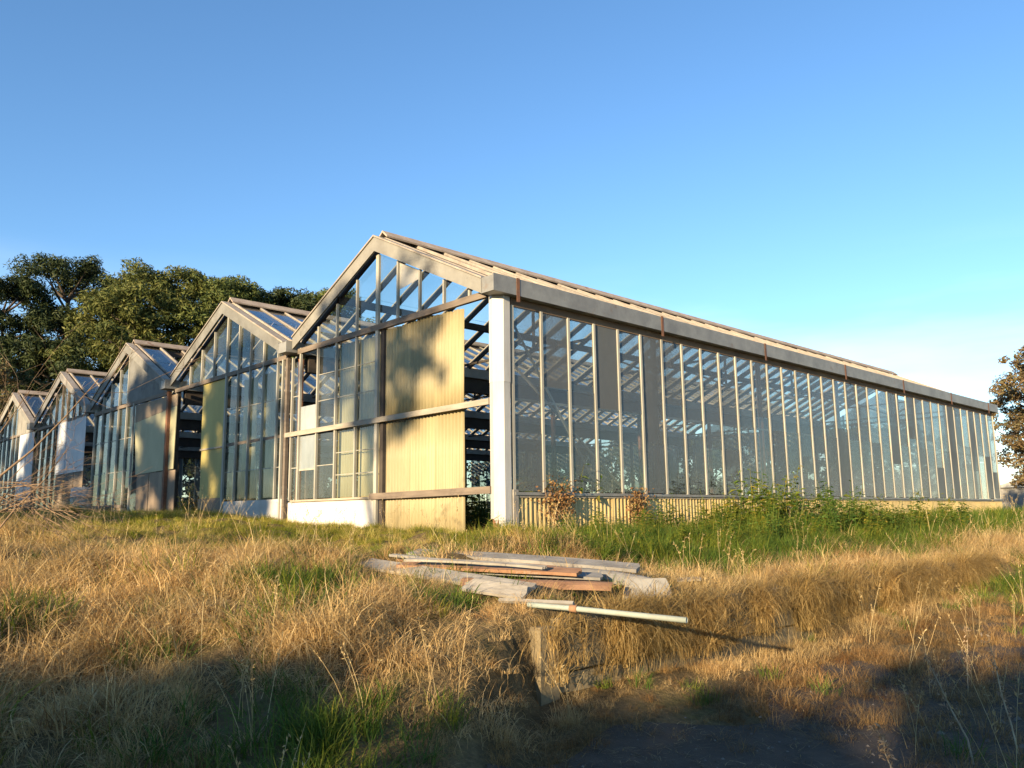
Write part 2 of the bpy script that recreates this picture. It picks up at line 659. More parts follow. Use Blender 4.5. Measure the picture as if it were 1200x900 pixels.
def gutter_geo(y0, y1, x0, x1, z0, z1, t=.012):
    prof = [(x0, z1), (x0, z0), (x1, z0), (x1, z1), (x1 - t, z1), (x1 - t, z0 + t), (x0 + t, z0 + t), (x0 + t, z1)]
    n = len(prof)
    v = [(x, y0, z) for x, z in prof] + [(x, y1, z) for x, z in prof]
    f = [(i, (i + 1) % n, (i + 1) % n + n, i + n) for i in range(n)]
    # stop end closing the front of the trough
    o = len(v)
    v += [(x0 + t, y0 + .01, z0 + t), (x1 - t, y0 + .01, z0 + t), (x1 - t, y0 + .01, z1 - .02), (x0 + t, y0 + .01, z1 - .02)]
    f += [(o, o + 1, o + 2, o + 3), (0, 1, 6, 7), (1, 2, 5, 6), (2, 3, 4, 5)]
    return v, f


def roof(g, k):
    """glazing bars, panes, purlins and ridge of one span; a few panes are gone"""
    rr = random.Random(40 + k)
    for side in (1, -1):
        xe = RX + side * 3.08
        n = Vector((side * SL, 0, 1)).normalized()
        ybars = [.12 + i * PY for i in range(int((LEN - .1) / PY) + 1)]
        for i, y in enumerate(ybars):
            sag = rr.gauss(0, .006)
            bar('rafter', 'timber_dark', g, (RX, y, ZR - .045 + sag), (xe, y, ZE - .045 + sag), .045, .09, n)
            bar('bar_capping', 'roof_bar', g, (RX, y, ZR + .030 + sag), (xe, y, ZE + .030 + sag), .05, .055, n)
            if i < len(ybars) - 1:
                if rr.random() < (.07 if i < 3 else .05):
                    continue
                ym = y + PY / 2
                for a, b_ in ((.01, .5), (.49, .985)):
                    p = Vector((RX, ym, ZR + .022)).lerp(Vector((xe, ym, ZE + .022)), a)
                    q = Vector((RX, ym, ZR + .022)).lerp(Vector((xe, ym, ZE + .022)), b_)
                    lift = .008 if a < .2 else 0
                    if rr.random() < .04:
                        continue
                    o = bar('roof_pane', 'glass_roof', g, p + n * lift, q + n * lift, PY - .05, .004,
                            (n + Vector((rr.gauss(0, .003), rr.gauss(0, .006), 0))).normalized())
        xm, zm = RX + side * 1.55, ZR - SL * 1.55
        bar('purlin', 'timber_dark', g, (xm, .05, zm - .12), (xm, LEN, zm - .12), .07, .15)
        bar('eave_plate', 'timber_dark', g, (xe - side * .06, .05, ZE - .13), (xe - side * .06, LEN, ZE - .13), .09, .14)
    box('ridge_beam', 'timber_dark', g, (RX - .03, .05, ZR - .22), (RX + .03, LEN, ZR - .05))
    v = []
    prof = [(-.16, -.055), (0, .085), (.16, -.055), (.15, -.085), (0, .045), (-.15, -.085)]
    for y in (.02, LEN):
        v += [(RX + a, y, ZR + .085 + b_) for a, b_ in prof]
    f = [(i, (i + 1) % 6, (i + 1) % 6 + 6, i + 6) for i in range(6)] + [tuple(range(6)), tuple(range(11, 5, -1))]
    link('ridge_cap', mesh('ridge_cap', v, f, 'ridge_timber'), g)
    # trusses
    for j, y in enumerate(np.arange(4.08, LEN, 3.92)):
        bar('tie_rod', 'timber_dark', g, (RX - 2.9, y, ZE - .12), (RX + 2.9, y, ZE - .12), .05, .05)
        bar('truss_post', 'timber_dark', g, (RX, y, ZE - .12), (RX, y, ZR - .2), .05, .05, (0, 1, 0))
        for s in (-1, 1):
            bar('truss_strut', 'timber_dark', g, (RX, y, ZE - .1), (RX + s * 1.55, y, ZR - SL * 1.55 - .15), .045, .045, (0, 1, 0))
    # posts under the left valley
    for y in np.arange(.15, LEN + .3, 3.92):
        bar('post', 'rust' if k == 0 else 'timber_dark', g, (-SP - .0, y, .0), (-SP - .0, y, 3.75), .09, .09, (0, 1, 0))


def far_gable(g, mu=MU):
    y = LEN
    for x in mu:
        bar('mullion', 'mullion', g, (x, y, .0), (x, y, top(x)), .05, .06, (0, 1, 0))
    e = [-.1] + mu + [-6.3]
    for a, b_ in zip(e[:-1], e[1:]):
        pane_col(g, a, b_, .1, 2.0, 'glass_side', y)
        pane_col(g, a, b_, 2.02, 3.75, 'glass_side', y)
        pane_col(g, a, b_, 3.80, 9, 'glass_side', y, True)
    bar('rail', 'timber_brown', g, (-6.3, y - .03, 3.77), (-.1, y - .03, 3.77), .05, .09)


def shell(k, name, label, fascia='fibro'):
    g = empty(name, (-SP * k, 0, 0))
    tag(g, label, 'greenhouse', 'spans of the derelict glasshouse')
    roof(g, k)
    rake(g, fascia, 1, -.22)
    rake(g, fascia, -1, -6.24)
    far_gable(g)
    # valley gutter on the left side of the span
    v, f = gutter_geo(-.30, LEN + .2, -SP - .20, -SP + .16, 3.78, 4.02)
    link('valley_gutter', mesh('valley_gutter', v, f, 'zinc'), g)
    box('valley_beam', 'timber_dark', g, (-SP - .09, .3, 3.42), (-SP + .07, LEN, 3.775))  # dark timber also stands for the unlit underside of the gutter
    return g


# ---- nearest span
g = shell(0, 'greenhouse', 'nearest and tallest looking glasshouse span with long glazed side wall and pale corrugated gable sheets')
# gable frame
for x in MU:
    zt = top(x) + .02
    big = x == -3.33
    lowz = .0 if big else (.69 if x < -3.33 else 3.80)
    bar('gable_post' if big else 'mullion', 'mullion', g, (x, -.02, lowz), (x, -.02, zt), .085 if big else .04, .05, (0, 1, 0))
bar('inner_post', 'timber_dark', g, (-3.22, .05, 0), (-3.22, .05, 3.8), .1, .08, (0, 1, 0))
bar('transom', 'timber_brown', g, (-6.2, -.015, 3.80), (-.30, -.015, 3.84), .07, .11)
bar('mid_rail', 'timber_pale', g, (-6.6, -.055, 2.06), (-.22, -.065, 2.09), .05, .095)
bar('low_rail', 'timber_brown', g, (-3.45, -.055, .70), (-.20, -.065, .72), .05, .11)
bar('sill', 'timber_pale', g, (-6.3, -.03, .68), (-3.36, -.03, .68), .1, .04)
# glazed upper triangle
e = [-.42] + MU + [-6.2]
for a, b_ in zip(e[:-1], e[1:]):
    if a == -2.05:
        x0, x1 = b_ + .02, a - .02
        prism('whitewashed_pane', 'whitewash', g, [(x0, 4.42), (x1, 4.50), (x1, top(x1)), (x0, top(x0))], .0, .004)
        prism('pane', 'glass_gable', g, [(x0, 3.86), (x1, 3.86), (x1, 4.49), (x0, 4.41)], .001, .005)
    else:
        pane_col(g, a, b_, 3.86, 9, 'glass_gable', 0, True)
# glazed left half
e = [-3.33, -4.02, -4.72, -5.41, -6.10, -6.42]
for i, (a, b_) in enumerate(zip(e[:-1], e[1:])):
    if i == 3:
        pane_col(g, a, b_, .72, 1.30, 'glass_gable', 0)
        pane_col(g, a, b_, 1.32, 2.00, 'glass_milky', 0)
        pane_col(g, a, b_, 2.12, 2.62, 'glass_milky', 0)
        box('glazing_clip', 'mullion', g, (b_ + .02, -.01, 1.29), (a - .02, 0, 1.325))
    elif i == 4:
        pane_col(g, a, b_, .72, 2.00, 'glass_gable', 0, False, 2)
        pane_col(g, a, b_, 2.12, 3.6, 'glass_gable', 0, False, 2)
    else:
        pane_col(g, a, b_, .72, 2.00, 'glass_gable', 0, False, 3 if i != 2 else 2)
        pane_col(g, a, b_, 2.12, 3.74, 'glass_gable', 0, False, 3)
bar('mullion', 'mullion', g, (-6.42, -.02, .69), (-6.42, -.02, 3.7), .04, .05, (0, 1, 0))
box('low_wall', 'render_wall', g, (-6.48, -.02, -.35), (-3.40, .14, .655))
# corrugated sheets behind the glass
for i, (x, w) in enumerate(((-4.86, .70), (-4.18, .72))):
    corrugated('corrugated_sheet', 'fibreglass', g, w, 3.72, (x, .13 + .02 * i, .02), 0, .004)
# corrugated sheets of the right half, two tiers
for i, (x, tl) in enumerate(((-3.13, .004), (-2.43, -.003), (-1.71, .012))):
    corrugated('corrugated_sheet', 'fibreglass', g, .745, 1.72, (x, .03 + .016 * (i % 2), 2.03 + .02 * (i == 1)), .0, tl, ragged=.012)
    corrugated('corrugated_sheet', 'fibreglass', g, .735 - .01 * (i == 0), 2.24, (x + (.02 if i != 1 else -.015), .045 + .014 * (i % 2), -.16), .0, -tl * .4)
# corner post of folded white metal, six-sided
poly = [(-.24, .03), (-.22, -.055), (-.115, -.085), (.03, .015), (.03, .15), (-.02, .15), (-.20, .06)]
n = len(poly)
for z0_, z1_, gr in ((2.38, 3.77, 1.035), (.28, 2.41, 1.0)):
    cxp, cyp = -.11, .04
    pl = [(cxp + (x - cxp) * gr, cyp + (y - cyp) * gr) for x, y in poly]
    v = [(x, y, z0_ if not (z0_ < 1 and x > -.04 and y > .1) else -.3) for x, y in pl] + [(x + (.006 if gr > 1 else 0), y, z1_) for x, y in pl]
    f = [tuple(range(n))[::-1], tuple(range(n, 2 * n))] + [(i, (i + 1) % n, (i + 1) % n + n, i + n) for i in range(n)]
    link('corner_post', mesh('corner_post', v, f, 'white_paint'), g)
bar('post_foot', 'rust', g, (-.12, .0, -.3), (-.12, .0, .40), .12, .1, (0, 1, 0))
# side gutter with straps
v, f = gutter_geo(-.30, LEN + .25, -.14, .155, 3.765, 4.04)
gut = link('side_gutter', mesh('side_gutter', v, f, 'zinc'), g)
for y in (.23, 4.08, 7.95, 12.0, 15.8, 19.7, 23.4):
    box('gutter_strap', 'rust', gut, (.157, y - .035, 3.66), (.163, y + .035, 4.05))
box('eave_beam', 'eave_timber', g, (-.06, .21, 3.63), (.005, LEN, 3.763))
# glazed side wall
for i in range(37):
    y = .23 + i * PY
    if y > LEN + .05:
        break
    bar('side_mullion', 'mullion', g, (.0, y, .68), (.0, y, 3.64), .05, .042, (1, 0, 0))
    if i < 36 and y + PY < LEN + .1:
        cut = random.choice((1.62, 2.15, 2.15, 2.4))
        for k_, (za, zb) in enumerate(((.70, cut), (cut - .012, 3.635))):
            if i == 23 and k_ == 1:
                zb = 3.5
            o = box('side_pane', 'glass_side', g, (-.004 - .005 * k_, y + .02, za), (.0 - .005 * k_, y + PY - .02, zb))
            o.rotation_euler = (0, random.gauss(0, .0035), random.gauss(0, .0045))
box('side_sill', 'zinc', g, (-.05, .2, .635), (.075, LEN + .03, .683))
box('sill_board', 'timber_pale', g, (-.03, .2, .60), (.05, LEN + .02, .634))
y = .30
i = 0
while y < LEN:
    w = min(.80, LEN + .04 - y)
    corrugated('side_sheet', 'fibreglass_side', g, w, 1.1, (.028 + .008 * (i % 2), y, -.48), math.pi / 2, random.gauss(0, .003), pitch=.10, amp=.013)
    y += .745
    i += 1
box('corner_batten', 'board_grey', g, (.0, .17, -.3), (.06, .27, .72))
# bracing rod inside the corner; second bar models its reflection in the glass
bar('brace_and_reflection', 'zinc', g, (-.10, .30, 3.45), (-.10, 2.35, .75), .03, .035)
bar('brace_and_reflection', 'zinc', g, (-.62, .35, 3.2), (-.62, 3.7, .8), .03, .035)
for y in np.arange(4.15, LEN, 3.92):
    bar('side_post', 'rust', g, (-.13, y, 0), (-.13, y, 3.7), .08, .08, (0, 1, 0))
bar('inner_rail', 'zinc', g, (-.1, .3, 2.15), (-.1, LEN, 2.15), .03, .04)

# ---- second span
g = shell(1, 'greenhouse', 'second glasshouse span with tall yellow panel beside a dark opening', 'fibro_grey')
L = lambda x: x + SP
for x in (-11.68, -11.0, -10.3, -9.59, -8.96, -8.36, -7.72, -7.07):
    x = L(x)
    lo = .75 if x > L(-9.6) else 3.72
    bar('mullion', 'mullion', g, (x, -.02, lo), (x, -.02, top(x)), .05 if x == L(-9.59) else .038, .05, (0, 1, 0))
bar('gable_post', 'mullion', g, (L(-9.55), -.03, -.1), (L(-9.55), -.03, 3.72), .07, .05, (0, 1, 0))
bar('transom', 'timber_brown', g, (-6.2, -.015, 3.72), (-.3, -.015, 3.76), .06, .10)
e = [L(x) for x in (-6.9, -7.07, -7.72, -8.36, -8.96, -9.59, -10.3, -11.0, -11.68, -12.5)]
for i, (a, b_) in enumerate(zip(e[:-1], e[1:])):
    pane_col(g, a, b_, 3.80, 9, 'glass_green' if i % 3 == 1 else 'glass_gable', 0, True)
    if i < 5 and b_ > L(-9.7):
        pane_col(g, a, b_, .78, 2.05, 'glass_green', 0, False, 2)
        pane_col(g, a, b_, 2.10, 3.68, 'glass_green' if i != 1 else 'glass_gable', 0, False, 2)
bar('mid_rail', 'timber_brown', g, (L(-9.6), .03, 2.06), (-.35, .03, 2.08), .05, .07)
box('yellow_panel', 'panel_yellow', g, (L(-10.92), .0, 2.02), (L(-9.58), .015, 3.70))
box('yellow_panel', 'panel_yellow', g, (L(-10.90), .012, .84), (L(-9.60), .027, 2.05))
box('panel_rail', 'timber_pale', g, (L(-10.93), -.02, 2.02), (L(-9.58), -.001, 2.06))
box('base_board', 'panel_brown', g, (L(-10.93), -.005, -.1), (L(-9.58), .02, .835))
box('low_wall', 'render_wall', g, (L(-9.5), -.02, -.3), (L(-6.72), .13, .74))
corrugated('corrugated_sheet', 'fibreglass', g, .7, 3.5, (L(-9.2), .25, .1))
corrugated('corrugated_sheet', 'fibreglass', g, .7, 3.5, (L(-8.2), .22, .1))
bar('valley_post', 'timber_brown', g, (-.24, -.02, -.1), (-.24, -.02, 3.78), .09, .07, (0, 1, 0))
bar('valley_post', 'mullion', g, (-.42, -.03, .1), (-.42, -.03, 3.72), .045, .05, (0, 1, 0))

# ---- third span
g = shell(2, 'greenhouse', 'third glasshouse span with pale hanging sheet over brown boards and solid right gable', 'fibro_grey')
L = lambda x: x + SP * 2
e = [-.42] + MU + [-6.2]
for x in MU:
    if x < -3.3:
        bar('mullion', 'mullion', g, (x, -.02, .2), (x, -.02, top(x)), .04, .05, (0, 1, 0))
bar('gable_post', 'mullion', g, (-2.72, -.04, .1), (-2.72, -.04, 3.7), .06, .05, (0, 1, 0))
for a, b_ in zip(e[:-1], e[1:]):
    if b_ < -3.3:
        pane_col(g, a, b_, 3.80, 9, 'glass_green', 0, True)
        pane_col(g, a, b_, .8, 3.7, 'glass_green', 0, False, 3)
prism('gable_sheet', 'fibro_grey', g, [(-3.3, 3.66), (-.35, 3.70), (-.35, top(-.35) + .02), (-3.3, top(-3.3))], -.03, -.01)
bar('transom', 'timber_brown', g, (-6.2, -.015, 3.70), (-.3, -.015, 3.72), .06, .10)
prism('pale_panel', 'panel_pale', g, [(L(-15.2), 1.62), (L(-12.55), 1.66), (L(-12.50), 3.32), (L(-15.45), 3.12)], -.012, .004)
prism('brown_panel', 'panel_brown', g, [(L(-15.45), 3.13), (L(-12.50), 3.33), (L(-12.5), 3.64), (L(-15.45), 3.64)], -.004, .012)
for i, x in enumerate((-15.1, -14.2, -13.3)):
    box('base_board', 'panel_brown', g, (L(x), .0 + .01 * (i % 2), -.1), (L(x) + .86, .02 + .01 * (i % 2), 1.63))
bar('valley_post', 'rust', g, (-.15, -.05, 0), (-.15, -.05, 3.76), .12, .09, (0, 1, 0))
bar('low_rail', 'timber_brown', g, (-6.2, -.02, .75), (-3.3, -.02, .75), .06, .09)
box('low_wall', 'panel_brown', g, (-6.3, .0, -.2), (-3.3, .1, .7))

# ---- fourth span
g = shell(3, 'greenhouse', 'fourth glasshouse span with dark weathered gable and bluish white panel', 'fibro_dark')
L = lambda x: x + SP * 3
for x in MU:
    bar('mullion', 'timber_brown', g, (x, -.02, .2), (x, -.02, top(x)), .04, .05, (0, 1, 0))
e = [-.42] + MU + [-6.2]
for a, b_ in zip(e[:-1], e[1:]):
    pane_col(g, a, b_, 3.80, 9, 'glass_green', 0, True)
    if b_ < -3.5:
        pane_col(g, a, b_, .5, 3.7, 'glass_green', 0, False, 3)
for i, x in enumerate((-22.7, -21.7, -20.7)):
    box('white_panel', 'panel_white', g, (L(x), -.06 + .012 * (i % 2), 1.95), (L(x) + .99, -.048 + .012 * (i % 2), 3.75))
    corrugated('base_sheet', 'panel_brown', g, .98, 2.0, (L(x), -.03, .0))
bar('transom', 'timber_brown', g, (-6.2, -.03, 3.76), (-.3, -.03, 3.78), .06, .10)
box('low_wall', 'panel_brown', g, (-6.3, .0, -.2), (-3.5, .1, .5))

# ---- fifth span
g = shell(4, 'greenhouse', 'farthest glasshouse span at the left edge with beige gable sheet')
L = lambda x: x + SP * 4
for x in MU:
    bar('mullion', 'mullion', g, (x, -.02, .2), (x, -.02, top(x)), .045, .05, (0, 1, 0))
e = [-.42] + MU + [-6.2]
for a, b_ in zip(e[:-1], e[1:]):
    if b_ < -2:
        pane_col(g, a, b_, 3.80, 9, 'glass_green', 0, True)
    if b_ < -2.2:
        pane_col(g, a, b_, .4, 3.7, 'glass_gable', 0, False, 3)
prism('gable_sheet', 'fibro', g, [(-2.6, 3.75), (-.35, 3.75), (-.35, top(-.35) + .02), (-2.6, top(-2.6))], -.045, -.025)
for i, x in enumerate((-27.7, -26.7)):
    box('white_panel', 'panel_white', g, (L(x), -.06 + .012 * i, 1.2), (L(x) + .99, -.048 + .012 * i, 3.72))
    box('base_board', 'panel_brown', g, (L(x), -.03, 0), (L(x) + .99, -.01, 1.19))
bar('transom', 'timber_brown', g, (-6.2, -.01, 3.74), (-.3, -.01, 3.76), .06, .10)
for i in range(36):
    y = .23 + i * PY
    bar('side_mullion', 'mullion', g, (-6.45, y, .1), (-6.45, y, 3.7), .05, .042, (1, 0, 0))
    box('side_pane', 'glass_side', g, (-6.452, y + .02, .6), (-6.448, y + PY - .02, 3.7))
box('side_base', 'panel_brown', g, (-6.48, .2, -.2), (-6.44, LEN, .6))

# ------------------------------------------------------------------ retaining wall
rw = empty('retaining_wall', (XW, WY0, -1.1))
tag(rw, 'low concrete retaining wall overgrown by hanging dry grass beside the driveway', 'wall')
y = WY0 + .2
i = 0
while y < WY1:
    ln = random.uniform(1.05, 1.35)
    for row in range(2):
        zb = -1.3 + row * .42
        o = box('slab', 'concrete', rw, (-.05 + random.uniform(-.012, .012), y - WY0, zb + 1.1), (.09, y - WY0 + ln - .025, zb + .40 + 1.1 + (.0 if row == 0 else random.uniform(-.02, .02))))
        o.rotation_euler = (0, random.gauss(0, .02), random.gauss(0, .008))
    y += ln
    i += 1
# square stub at the wall's near end, chamfered top
v = []
for z, r_ in ((-.25, .105), (.55, .098), (.575, .07)):
    v += [(a * r_ + .02 + .012 * z, b_ * r_ + .05, z) for a, b_ in ((-1, -1), (1, -1), (1, 1), (-1, 1))]
f = [(3, 2, 1, 0), (8, 9, 10, 11)] + [(j * 4 + i, j * 4 + (i + 1) % 4, (j + 1) * 4 + (i + 1) % 4, (j + 1) * 4 + i) for j in (0, 1) for i in range(4)]
link('end_post', mesh('end_post', v, f, 'concrete'), rw)

# ------------------------------------------------------------------ pile of boards


def board(name, label, p, q, w, th, mat, roll=0, bow=0., curl=0., seed=1, cat='board'):
    """a weathered plank with uneven ends, slight bow and optional trough curl"""
    rd = random.Random(seed)
    p, q = Vector(p), Vector(q)
    d = (q - p)
    L_ = d.length
    nseg, nw = 12, 6
    V, F = [], []
    for s in (1, -1):
        for i in range(nseg + 1):
            for j in range(nw + 1):
                t = i / nseg
                u = j / nw - .5
                x = (t - .5) * L_
                if i == 0:
                    x += .045 * (u + .5) + .008 * rd.random()
                if i == nseg:
                    x -= .05 * abs(u + .2 * math.sin(seed)) + .01 * rd.random()
                zz = bow * (1 - (2 * t - 1) ** 2) + curl * (2 * u) ** 2 + s * th / 2
                V.append((x, u * w * (1 + .015 * math.sin(i * 1.3 + seed)), zz + rd.uniform(-.002, .002)))
    k = nw + 1
    M_ = k * (nseg + 1)
    for i in range(nseg):
        for j in range(nw):
            a = i * k + j
            F.append((a, a + k, a + k + 1, a + 1))
            F.append((a + M_, a + 1 + M_, a + k + 1 + M_, a + k + M_))
    for i in range(nseg):
        for j, fl in ((0, 0), (nw, 1)):
            a = i * k + j
            q_ = (a, a + M_, a + k + M_, a + k)
            F.append(q_ if not fl else q_[::-1])
    for j in range(nw):
        F.append((j, j + 1, j + 1 + M_, j + M_))
        a = nseg * k + j
        F.append((a, a + M_, a + 1 + M_, a + 1))
    o = link(name, mesh(name, V, F, mat))
    x = d.normalized()
    y = Vector((0, 0, 1)).cross(x).normalized()
    z = x.cross(y)
    rm = Matrix((x, y, z)).transposed().to_4x4() @ Matrix.Rotation(roll, 4, 'X')
    rm.translation = (p + q) / 2
    o.matrix_world = rm
    tag(o, label, cat, 'discarded boards on the bank')
    return o


board('board', 'long pale weathered plank lowest at the left of the debris pile', (1.9, -3.80, -.13), (4.30, -3.75, -.28), .20, .03, 'board_white', .30, .0, 0, 2)
board('board', 'long grey plank on top at the back of the debris pile', (1.95, -3.22, -.05), (4.15, -2.10, -.20), .20, .035, 'board_grey', .22, .015, 0, 3)
board('board', 'long brown plank directly under the top grey one', (1.98, -3.36, -.10), (4.05, -2.30, -.245), .24, .03, 'board_rust', .2, .01, 0, 13)
board('board', 'narrow white strip lying over the rusty planks at the pile front', (2.70, -3.85, -.075), (3.85, -3.10, -.15), .07, .022, 'board_white', .2, .012, 0, 4)
board('board', 'orange rust stained plank below the narrow white strip', (2.5, -3.78, -.13), (4.05, -2.85, -.20), .14, .03, 'board_rust', .25, 0, 0, 5)
board('board', 'grey split plank between the rusty plank and the flashing', (2.55, -3.62, -.165), (4.12, -2.62, -.25), .18, .028, 'board_grey', .18, 0, 0, 14)
board('ridge_flashing', 'curved rusty metal ridge flashing in the middle of the pile', (3.50, -3.85, -.215), (4.42, -2.85, -.275), .20, .010, 'board_rust', .15, .0, -.045, 6, 'flashing')
board('gutter_piece', 'bent thick grey gutter length at the right of the pile', (3.45, -2.72, -.20), (4.36, -2.20, -.30), .18, .04, 'board_grey', .35, .03, -.04, 7, 'gutter')
board('fibre_sheet', 'short pale speckled sheet tilted up at the right end of the pile', (4.26, -2.55, -.36), (4.60, -2.24, -.35), .23, .016, 'concrete_pale', .75, 0, 0, 8, 'sheet')
board('board', 'short white board end poking from dry grass in front of the pile', (3.80, -4.05, -.24), (4.36, -3.86, -.30), .15, .025, 'board_white', .55, 0, 0, 9)
board('board', 'dark short broken plank under the others at the back', (2.1, -3.35, -.15), (3.4, -2.75, -.22), .22, .03, 'timber_brown', .2, 0, 0, 10)
board('board', 'thin pale batten lying askew on the left end of the pile', (2.05, -3.55, -.06), (3.15, -3.45, -.115), .05, .025, 'board_grey', .1, 0, 0, 15)
board('board', 'small broken board piece in the grass right of the pile', (4.02, -1.35, -.36), (4.22, -1.15, -.35), .10, .02, 'board_white', .2, 0, 0, 16)
# pipe hanging over the wall edge, with an old bracket
pr = empty('pipe', (4.46, -3.96, -.37))
tag(pr, 'pale green and white pipe reaching out over the retaining wall', 'pipe')
pp = [Vector((0, 0, 0)), Vector((.4, .10, -.012)), Vector((.8, .2, -.03)), Vector((1.26, .31, -.05))]
V_, F_ = tube_geo(pp, [.021] * 4, 10)
link('tube', mesh('tube', V_, F_, 'pipe_green', True), pr)
V_, F_ = tube_geo([pp[1] * .9, pp[1] * 1.05], [.028] * 2, 10)
link('collar', mesh('collar', V_, F_, 'board_rust', True), pr)
V_, F_ = tube_geo([Vector((-.28, -.05, .02)), Vector((.36, .13, .02))], [.02, .02], 4)
link('bracket', mesh('bracket', V_, F_, 'board_white'), pr)

slab = empty('concrete_slab', (4.3, 13.6, gz(4.3, 13.6) - .05))
tag(slab, 'pale concrete slab lying in the grass by the right edge', 'slab')
box('slab_top', 'concrete_pale', slab, (-.95, -1.5, .06), (.95, 1.5, .24), (0, .03, .2))
box('slab_base', 'concrete', slab, (-.85, -1.4, -.1), (.85, 1.4, .08), (0, .03, .2))

# white drum by the far spans
dr = empty('drum', (-17.4, -.75, gz(-17.4, -.75)))
tag(dr, 'dirty white plastic drum standing before the third glasshouse span', 'drum')
prof = [(.0, 0), (.26, .0), (.28, .03), (.28, .28), (.295, .30), (.28, .32), (.28, .58), (.295, .60), (.28, .62), (.27, .84), (.22, .88), (.0, .88)]
V_, F_ = [], []
for a, z in prof:
    for k_ in range(18):
        t = k_ / 18 * 2 * math.pi
        V_.append((a * math.cos(t), a * math.sin(t), z))
for j in range(len(prof) - 1):
    for k_ in range(18):
        F_.append((j * 18 + k_, j * 18 + (k_ + 1) % 18, (j + 1) * 18 + (k_ + 1) % 18, (j + 1) * 18 + k_))
link('barrel', mesh('barrel', V_, F_, 'white_paint', True), dr)
V_, F_ = tube_geo([(.1, .05, .87), (.1, .05, .92)], [.045, .045], 10)
link('cap', mesh('cap', V_, F_, 'board_grey'), dr)

# small far shed
sh = empty('shed', (-10.2, 72.5, -.1))
tag(sh, 'small white shed far off below the bronze tree at the right edge', 'shed')
box('wall', 'board_grey', sh, (-3, -2, 0), (3, 2, 2.3))
prism('roof', 'zinc', sh, [(-3.3, 2.25), (3.3, 2.25), (0, 3.3)], -2.3, 2.3)
box('door', 'panel_brown', sh, (-.5, -2.03, 0), (.5, -2.001, 2.0))
box('window', 'glass_milky', sh, (1.2, -2.03, 1.0), (2.4, -2.001, 1.8))

# ------------------------------------------------------------------ trees


def leaf_mesh(name, centers, normals, length, width, mat):
    """one small pointed leaf blade per row"""
    n = len(centers)
    t = rng.normal(size=(n, 3))
    t -= normals * (t * normals).sum(1)[:, None]
    t /= np.linalg.norm(t, axis=1)[:, None] + 1e-9
    s = np.cross(normals, t)
    ln = (length * rng.uniform(.6, 1.35, n))[:, None]
    wd = (width * rng.uniform(.6, 1.35, n))[:, None]
    a = centers - t * ln * .5
    b_ = centers + s * wd * .5 + normals * wd * .15
    c_ = centers + t * ln * .5
    d_ = centers - s * wd * .5 + normals * wd * .15
    V = np.stack([a, b_, c_, d_], 1).reshape(-1, 3)
    me = bpy.data.meshes.new(name)
    me.vertices.add(4 * n)
    me.vertices.foreach_set('co', V.astype(np.float32).ravel())
    me.loops.add(4 * n)
    me.loops.foreach_set('vertex_index', np.arange(4 * n, dtype=np.int32))
    me.polygons.add(n)
    me.polygons.foreach_set('loop_start', np.arange(0, 4 * n, 4, dtype=np.int32))
    me.materials.append(MATS[mat])
    me.update(calc_edges=True)
    me.validate()
    return me


def tree(name, label, cat, loc, h, spread, base, npuff, leaves, mat, seed, flat=.55, psize=(.8, 1.6), length=.34, width=.11, group=None, round_top=.7, lean=0., shell_=2.4):
    """tapered trunk, limbs to every clump, and clumps of leaves with gaps between them"""
    r = np.random.default_rng(seed)
    t = empty(name, loc)
    tag(t, label, cat, group)
    tips = []
    geo = []
    tr_top = h * .86
    bend = [Vector((lean * z / h * h * .2 + r.normal() * .02 * h * (z > 0), r.normal() * .02 * h * (z > 0), z)) for z in np.linspace(0, tr_top, 7)]
    geo.append(tube_geo(bend, [h * .022 * (1 - .85 * i / 6) + .03 for i in range(7)], 8))
    for i in range(npuff):
        u = (i + r.uniform(0, 1)) / npuff
        z = h * (base + (1 - base) * u ** .85)
        # crown profile
        k = (z / h - base) / (1 - base)
        prof_ = math.sqrt(max(.04, 1 - (abs(k - .38) / .66) ** 2)) if k > .38 else .55 + .45 * k / .38
        rad = spread * prof_ * r.uniform(.35, 1.0)
        a = i * 2.4 + r.uniform(-.5, .5)
        ps = r.uniform(*psize)
        c = Vector((rad * math.cos(a) + lean * z * .2, rad * math.sin(a), min(z, h - ps * flat)))
        tips.append((c, ps))
        zt = max(h * base * .55, c.z - rad * r.uniform(.35, .8))
        fi = min(zt / tr_top, .98) * 6
        i0 = int(fi)
        st = bend[i0].lerp(bend[min(i0 + 1, 6)], fi - i0)
        mid = st.lerp(c, .55) + Vector((0, 0, -.06 * rad))
        geo.append(tube_geo([st, mid, c], [h * .005 + .015, h * .0035 + .01, .012], 5))
    link('trunk', mesh('trunk', *join_geo(geo), 'bark', True), t)
    C, Nn = [], []
    tot = sum(ps ** 2 for _, ps in tips)
    for c, ps in tips:
        n = int(leaves * ps ** 2 / tot)
        # a clump is a handful of smaller sprays
        ns = max(4, int(ps * 7))
        d = r.normal(size=(ns, 3))
        d /= np.linalg.norm(d, axis=1)[:, None]
        d[:, 2] = np.where(d[:, 2] < -.35, -d[:, 2], d[:, 2])
        sc = d * ps * r.uniform(.35, 1.0, (ns, 1)) * np.array([1, 1, flat])
        which = r.integers(0, ns, n)
        e_ = r.normal(size=(n, 3))
        e_ /= np.linalg.norm(e_, axis=1)[:, None]
        off = e_ * (r.uniform(0, 1, (n, 1)) ** (1 / shell_)) * ps * .42 * np.array([1, 1, .75])
        C.append(np.array(c) + sc[which] + off)
        nn = e_ * .8 + r.normal(size=(n, 3)) * .55 + np.array([0, 0, .35])
        Nn.append(nn / np.linalg.norm(nn, axis=1)[:, None])
    C = np.concatenate(C)
    Nn = np.concatenate(Nn)
    link('crown', leaf_mesh('crown', C, Nn, length, width, mat), t)
    return t


